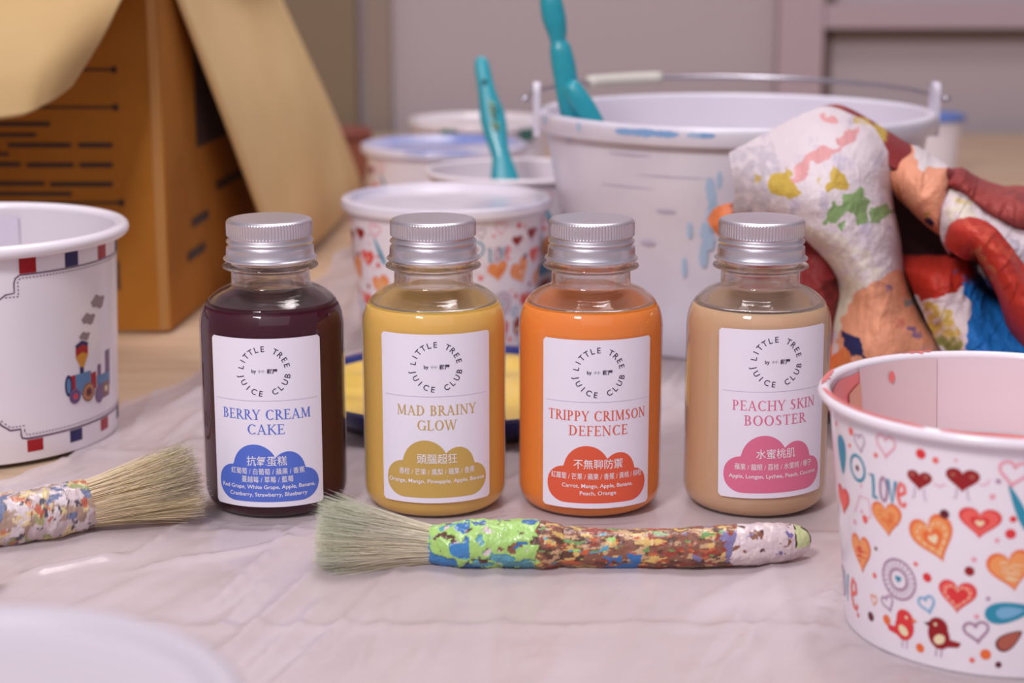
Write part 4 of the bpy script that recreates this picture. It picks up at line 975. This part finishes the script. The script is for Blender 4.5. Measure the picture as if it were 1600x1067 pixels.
# ---------------------------------------------------------------- crumpled painted cloth
def poly_in(pts, x, y):
    c = False; j = len(pts)-1
    for i in range(len(pts)):
        xi, yi = pts[i]; xj, yj = pts[j]
        if (yi > y) != (yj > y) and x < (xj-xi)*(y-yi)/(yj-yi)+xi: c = not c
        j = i
    return c
WHT = (226,214,216); PCH = (238,164,128); MAR = (142,44,44); REDC = (190,50,36); BLU = (28,116,196); YEL = (206,172,74); GRN = (142,172,112); PNK = (226,160,160); ORC = (226,124,72); NVY = (40,42,92); GRY = (178,170,184); CRM = (232,220,196); PUR = (110,90,160)
PATCH = []
def patch(rows, base, blobs, nu, nv, seed, amp=.0016, fine=.0005):
    PATCH.append((rows, base, blobs, nu, nv, seed, amp, fine))
patch([[(1140,240,.93),(1180,218,.93),(1235,188,.935),(1288,168,.94),(1330,180,.94),(1365,200,.935)],
       [(1143,262,.915),(1190,252,.90),(1250,240,.895),(1310,230,.895),(1358,232,.905),(1388,246,.925)],
       [(1150,300,.91),(1200,300,.885),(1260,300,.872),(1320,295,.872),(1368,295,.89),(1393,312,.925)],
       [(1152,335,.92),(1215,345,.89),(1272,352,.872),(1330,355,.868),(1382,362,.885),(1404,372,.925)],
       [(1235,352,.915),(1275,385,.89),(1318,405,.872),(1352,415,.865),(1392,430,.88),(1414,440,.92)],
       [(1308,440,.905),(1325,455,.885),(1347,470,.868),(1377,480,.862),(1410,490,.88),(1440,500,.91)],
       [(1302,520,.89),(1322,530,.87),(1350,540,.858),(1390,545,.855),(1430,548,.87),(1478,562,.895)],
       [(1290,640,.87),(1320,645,.86),(1350,648,.855),(1390,648,.855),(1440,645,.865),(1490,640,.88)]], WHT,
      [(GRY, [(1140,240),(1205,225),(1225,270),(1200,330),(1150,330)], .0, .5), (CRM, [(1255,350),(1330,370),(1400,440),(1330,470),(1290,420)], 0, .6), (CRM, [(1320,430),(1345,440),(1320,520),(1300,520)], 0, 1),
       (PNK, [(1240,268),(1255,245),(1285,232),(1318,230),(1300,245),(1270,258),(1255,285),(1238,290)],0,1), (PNK, [(1318,205),(1342,200),(1335,220),(1318,234),(1305,228)],0,1), (PNK, [(1278,178),(1300,182),(1310,196),(1290,190)],0,1),
       (YEL, [(1200,275),(1232,268),(1255,305),(1240,312),(1205,300)],0,1), (YEL, [(1290,300),(1302,258),(1328,285),(1318,298)],0,1), (YEL, [(1180,270),(1192,275),(1188,290),(1176,284)],0,.8),(YEL, [(1278,275),(1286,272),(1284,288),(1276,288)],0,.8),
       (YEL, [(1325,182),(1345,186),(1355,198),(1330,194)],0,.6), (GRN, [(1288,345),(1300,318),(1330,302),(1345,295),(1358,318),(1352,350),(1340,352),(1325,330),(1305,350),(1292,352)],0,1), (GRN, [(1362,325),(1385,318),(1399,330),(1375,345),(1355,350)],0,1), (GRN, [(1308,352),(1320,345),(1318,358)],0,1),
       (PCH, [(1322,480),(1350,448),(1400,420),(1420,425),(1470,545),(1500,700),(1300,700),(1305,560)],0,1), (NVY, [(1318,515),(1345,530),(1352,560),(1330,556),(1315,535)],0,1), (ORC, [(1290,560),(1325,540),(1340,575),(1300,600)],0,1),
       (PUR, [(1418,512),(1440,514),(1438,530),(1424,526)],0,.8), (PUR, [(1384,448),(1392,450),(1390,458),(1383,456)],0,.8), ((150,156,150), [(1408,466),(1424,466),(1428,476),(1410,478)],0,1), (PNK, [(1440,540),(1470,540),(1480,565),(1420,565)],0,.6),((220,110,100), [(1395,500),(1410,498),(1412,512),(1398,512)],0,.5)],
      230, 270, 1, .0016, .0005)
patch([[(1106,342,.955),(1122,322,.95),(1165,318,.945),(1230,330,.935),(1285,345,.925),(1312,385,.925)],
       [(1110,352,.945),(1135,352,.935),(1180,375,.925),(1240,390,.91),(1290,395,.90),(1320,430,.915)],
       [(1128,374,.94),(1155,395,.93),(1195,420,.915),(1250,435,.90),(1292,445,.895),(1325,475,.91)],
       [(1145,400,.94),(1170,450,.92),(1205,480,.91),(1255,495,.895),(1292,500,.89),(1320,525,.90)],
       [(1150,480,.92),(1180,520,.91),(1215,550,.90),(1258,560,.885),(1290,562,.88),(1312,580,.88)],
       [(1160,630,.90),(1190,640,.89),(1225,645,.885),(1260,645,.875),(1290,645,.87),(1310,645,.87)]], MAR,
      [(ORC, [(1090,300),(1145,300),(1142,420),(1100,420)],0,1), ((90,24,30), [(1280,440),(1330,420),(1330,530),(1295,520)],0,.6), (ORC, [(1250,545),(1330,535),(1330,640),(1250,640)],0,1)], 110, 110, 2, .002, .0004)
patch([[(1280,169,.95),(1310,165,.962),(1345,180,.967),(1385,205,.967),(1420,226,.962),(1450,240,.958)],
       [(1296,173,.938),(1325,180,.94),(1355,198,.938),(1390,225,.936),(1422,242,.937),(1448,252,.937)],
       [(1305,195,.934),(1340,212,.93),(1372,238,.925),(1395,262,.918),(1422,268,.922),(1440,272,.928)]], MAR,
      [(YEL, [(1345,185),(1385,205),(1375,225),(1350,210)],0,1), (WHT, [(1432,225),(1480,235),(1480,300),(1438,290)],0,1), ((170,72,56),[(1270,160),(1330,165),(1330,185),(1280,185)],0,.8)], 40, 30, 3, .0008, .0003)
patch([[(1390,232,.955),(1425,228,.96),(1455,243,.96),(1478,258,.956),(1492,272,.95)],
       [(1385,258,.93),(1420,258,.918),(1452,268,.91),(1478,268,.915),(1495,278,.93)],
       [(1390,284,.925),(1425,296,.903),(1456,308,.897),(1475,315,.905),(1484,322,.925)],
       [(1400,304,.93),(1434,330,.91),(1460,348,.90),(1474,358,.91),(1480,368,.93)],
       [(1408,312,.955),(1438,342,.94),(1462,362,.93),(1473,370,.935),(1478,378,.95)]], PCH,
      [(WHT, [(1425,220),(1470,235),(1485,262),(1440,268),(1430,262)],0,1), ((196,120,70), [(1385,280),(1405,285),(1425,350),(1400,350)],0,.8), (NVY, [(1446,340),(1460,342),(1458,352),(1448,350)],0,1), (YEL, [(1440,335),(1455,330),(1452,345)],0,.8),(MAR, [(1478,262),(1500,270),(1490,330),(1470,330),(1480,290)],0,1)], 110, 110, 4, .003, .0008)
patch([[(1472,268,.95),(1500,262,.962),(1522,275,.965),(1560,290,.972),(1600,292,.972),(1700,300,.972)],
       [(1476,276,.925),(1502,272,.925),(1524,288,.92),(1560,305,.918),(1600,310,.918),(1700,320,.918)],
       [(1478,288,.915),(1502,292,.905),(1526,312,.902),(1560,332,.90),(1600,342,.90),(1700,350,.90)],
       [(1488,302,.93),(1512,315,.92),(1542,345,.92),(1575,362,.92),(1605,372,.92),(1700,380,.92)]], (166,70,64),
      [(MAR, [(1470,255),(1530,262),(1528,300),(1480,300)],0,.8), ((120,50,52), [(1560,300),(1620,300),(1620,330)],0,.5)], 100, 60, 5, .003, .001)
patch([[(1478,288,.918),(1510,303,.912),(1545,333,.908),(1580,353,.908),(1620,365,.908),(1700,370,.90)],
       [(1471,325,.90),(1500,335,.888),(1540,358,.882),(1580,380,.882),(1620,395,.882),(1700,405,.88)],
       [(1471,375,.905),(1500,370,.892),(1540,388,.888),(1578,415,.885),(1612,450,.88),(1700,500,.87)],
       [(1485,400,.93),(1510,400,.93),(1550,420,.92),(1590,450,.91),(1620,490,.90),(1700,560,.88)]], WHT,
      [(CRM, [(1480,290),(1520,310),(1520,340),(1480,350)],0,.8), (GRY, [(1570,370),(1640,390),(1640,470),(1590,430)],0,.7), (YEL,[(1490,305),(1515,318),(1512,325),(1488,318)],0,.6)], 120, 80, 6, .003, .001)
patch([[(1478,372,.902),(1486,350,.89),(1510,340,.886),(1545,350,.88),(1575,382,.875),(1600,415,.87),(1650,460,.865)],
       [(1480,382,.882),(1496,362,.868),(1518,358,.862),(1545,376,.856),(1572,410,.85),(1600,455,.845),(1650,510,.845)],
       [(1495,398,.88),(1510,385,.868),(1522,384,.862),(1542,408,.858),(1565,445,.852),(1590,495,.85),(1640,550,.85)],
       [(1515,408,.90),(1522,395,.89),(1530,405,.885),(1546,430,.88),(1562,465,.875),(1580,515,.875),(1620,570,.87)],
       [(1520,412,.935),(1530,412,.93),(1540,428,.925),(1552,450,.92),(1570,490,.91),(1580,540,.91),(1600,590,.90)]], REDC,
      [((188,110,70), [(1510,395),(1530,385),(1560,430),(1540,440)],0,.9), ((222,96,66),[(1500,345),(1540,350),(1590,410),(1560,400)],0,.6), (BLU, [(1560,510),(1600,540),(1600,600),(1550,600)],0,.8)], 140, 100, 7, .0028, .0008)
patch([[(1390,398,.955),(1440,400,.95),(1500,396,.945),(1540,390,.95),(1580,420,.95),(1680,430,.95)],
       [(1405,408,.935),(1450,406,.918),(1500,405,.915),(1535,425,.935),(1570,445,.935),(1680,460,.93)],
       [(1415,425,.915),(1455,430,.892),(1505,432,.895),(1540,460,.91),(1575,480,.905),(1680,500,.90)],
       [(1430,460,.91),(1462,475,.888),(1510,470,.89),(1545,505,.885),(1580,520,.88),(1680,530,.88)],
       [(1450,505,.90),(1480,520,.885),(1515,515,.875),(1550,545,.868),(1600,560,.865),(1680,560,.86)],
       [(1480,570,.885),(1500,580,.88),(1525,580,.865),(1560,590,.858),(1610,600,.858),(1680,600,.85)],
       [(1490,645,.88),(1510,650,.87),(1540,650,.86),(1570,650,.85),(1620,650,.85),(1680,650,.85)]], WHT,
      [(REDC, [(1380,360),(1500,360),(1525,400),(1515,435),(1480,460),(1440,468),(1410,455)],0,1), ((170,36,30), [(1400,370),(1450,372),(1450,400),(1410,400)],0,.7), (YEL, [(1440,470),(1480,478),(1505,540),(1480,548),(1455,520)],0,.9), ((120,140,80),[(1465,520),(1500,530),(1505,560),(1470,560)],0,.8), (BLU, [(1498,440),(1530,432),(1575,450),(1620,500),(1720,560),(1720,600),(1520,600),(1508,520),(1515,480)],0,1), (PUR, [(1490,420),(1540,430),(1560,470),(1520,450)],0,.7), (PUR,[(1530,400),(1720,450),(1720,500),(1600,480)],0,.8)], 180, 180, 8, .0026, .001)
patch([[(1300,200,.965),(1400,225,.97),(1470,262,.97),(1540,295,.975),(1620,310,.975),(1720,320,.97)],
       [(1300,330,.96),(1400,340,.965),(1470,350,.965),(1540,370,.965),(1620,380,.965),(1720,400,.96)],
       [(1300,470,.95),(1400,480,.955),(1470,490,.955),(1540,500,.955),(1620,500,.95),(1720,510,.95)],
       [(1290,610,.94),(1400,612,.94),(1470,612,.94),(1540,612,.94),(1620,612,.94),(1720,612,.94)]], (58,22,28), [], 30, 30, 9, .001, .0004)  # dark backing sheet, coloured so the hollows between folds look shadowed
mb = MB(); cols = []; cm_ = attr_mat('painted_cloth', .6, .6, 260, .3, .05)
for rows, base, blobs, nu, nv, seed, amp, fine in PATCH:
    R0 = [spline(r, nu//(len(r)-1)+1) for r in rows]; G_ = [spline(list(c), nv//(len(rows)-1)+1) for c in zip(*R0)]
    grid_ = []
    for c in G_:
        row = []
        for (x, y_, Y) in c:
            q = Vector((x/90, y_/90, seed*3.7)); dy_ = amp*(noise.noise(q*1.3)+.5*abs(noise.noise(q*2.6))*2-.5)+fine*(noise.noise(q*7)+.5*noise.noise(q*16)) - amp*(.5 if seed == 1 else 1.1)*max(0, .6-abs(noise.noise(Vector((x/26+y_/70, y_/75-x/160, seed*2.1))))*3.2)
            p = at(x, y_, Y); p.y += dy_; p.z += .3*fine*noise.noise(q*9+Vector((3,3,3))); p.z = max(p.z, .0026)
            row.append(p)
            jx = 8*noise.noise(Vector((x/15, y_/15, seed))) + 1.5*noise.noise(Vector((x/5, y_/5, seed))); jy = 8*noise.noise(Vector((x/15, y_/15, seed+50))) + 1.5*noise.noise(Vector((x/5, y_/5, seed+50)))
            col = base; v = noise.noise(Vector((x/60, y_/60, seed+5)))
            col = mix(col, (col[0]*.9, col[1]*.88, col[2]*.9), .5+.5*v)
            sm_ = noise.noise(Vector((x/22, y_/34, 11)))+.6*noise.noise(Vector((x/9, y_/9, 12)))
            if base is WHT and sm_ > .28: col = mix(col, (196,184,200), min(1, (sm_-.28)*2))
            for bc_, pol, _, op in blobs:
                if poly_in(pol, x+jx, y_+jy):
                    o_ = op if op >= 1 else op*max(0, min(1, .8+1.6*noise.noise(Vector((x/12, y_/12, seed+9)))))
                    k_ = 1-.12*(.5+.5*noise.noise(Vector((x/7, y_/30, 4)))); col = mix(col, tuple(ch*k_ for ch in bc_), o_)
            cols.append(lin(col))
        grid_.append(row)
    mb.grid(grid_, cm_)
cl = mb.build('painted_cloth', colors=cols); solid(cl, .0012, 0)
tag(cl, 'crumpled stiff cloth daubed with peach, maroon, green and blue paint, in front of the bucket', 'cloth')

# small blurred things far back
rp = at(541, 236, 1.75)
c_ = thing('clay_pot', (rp.x, 1.75, .001), 'small blurred reddish pot far back beside the cardboard flap', 'pot')
MB().lathe([(.0005,.0),(.017,0),(.021,.02),(.024,.045),(.025,.052),(.023,.052),(.020,.046),(.0005,.046)], mat('clay', (176,110,88), .7), 40).build('pot_body', c_)
MB().lathe([(.0225,.050),(.0255,.050),(.026,.058),(.0235,.060),(.0225,.058)], mat('clay_rim', (150,84,70), .6), 40, closed=True).build('pot_rim', c_)
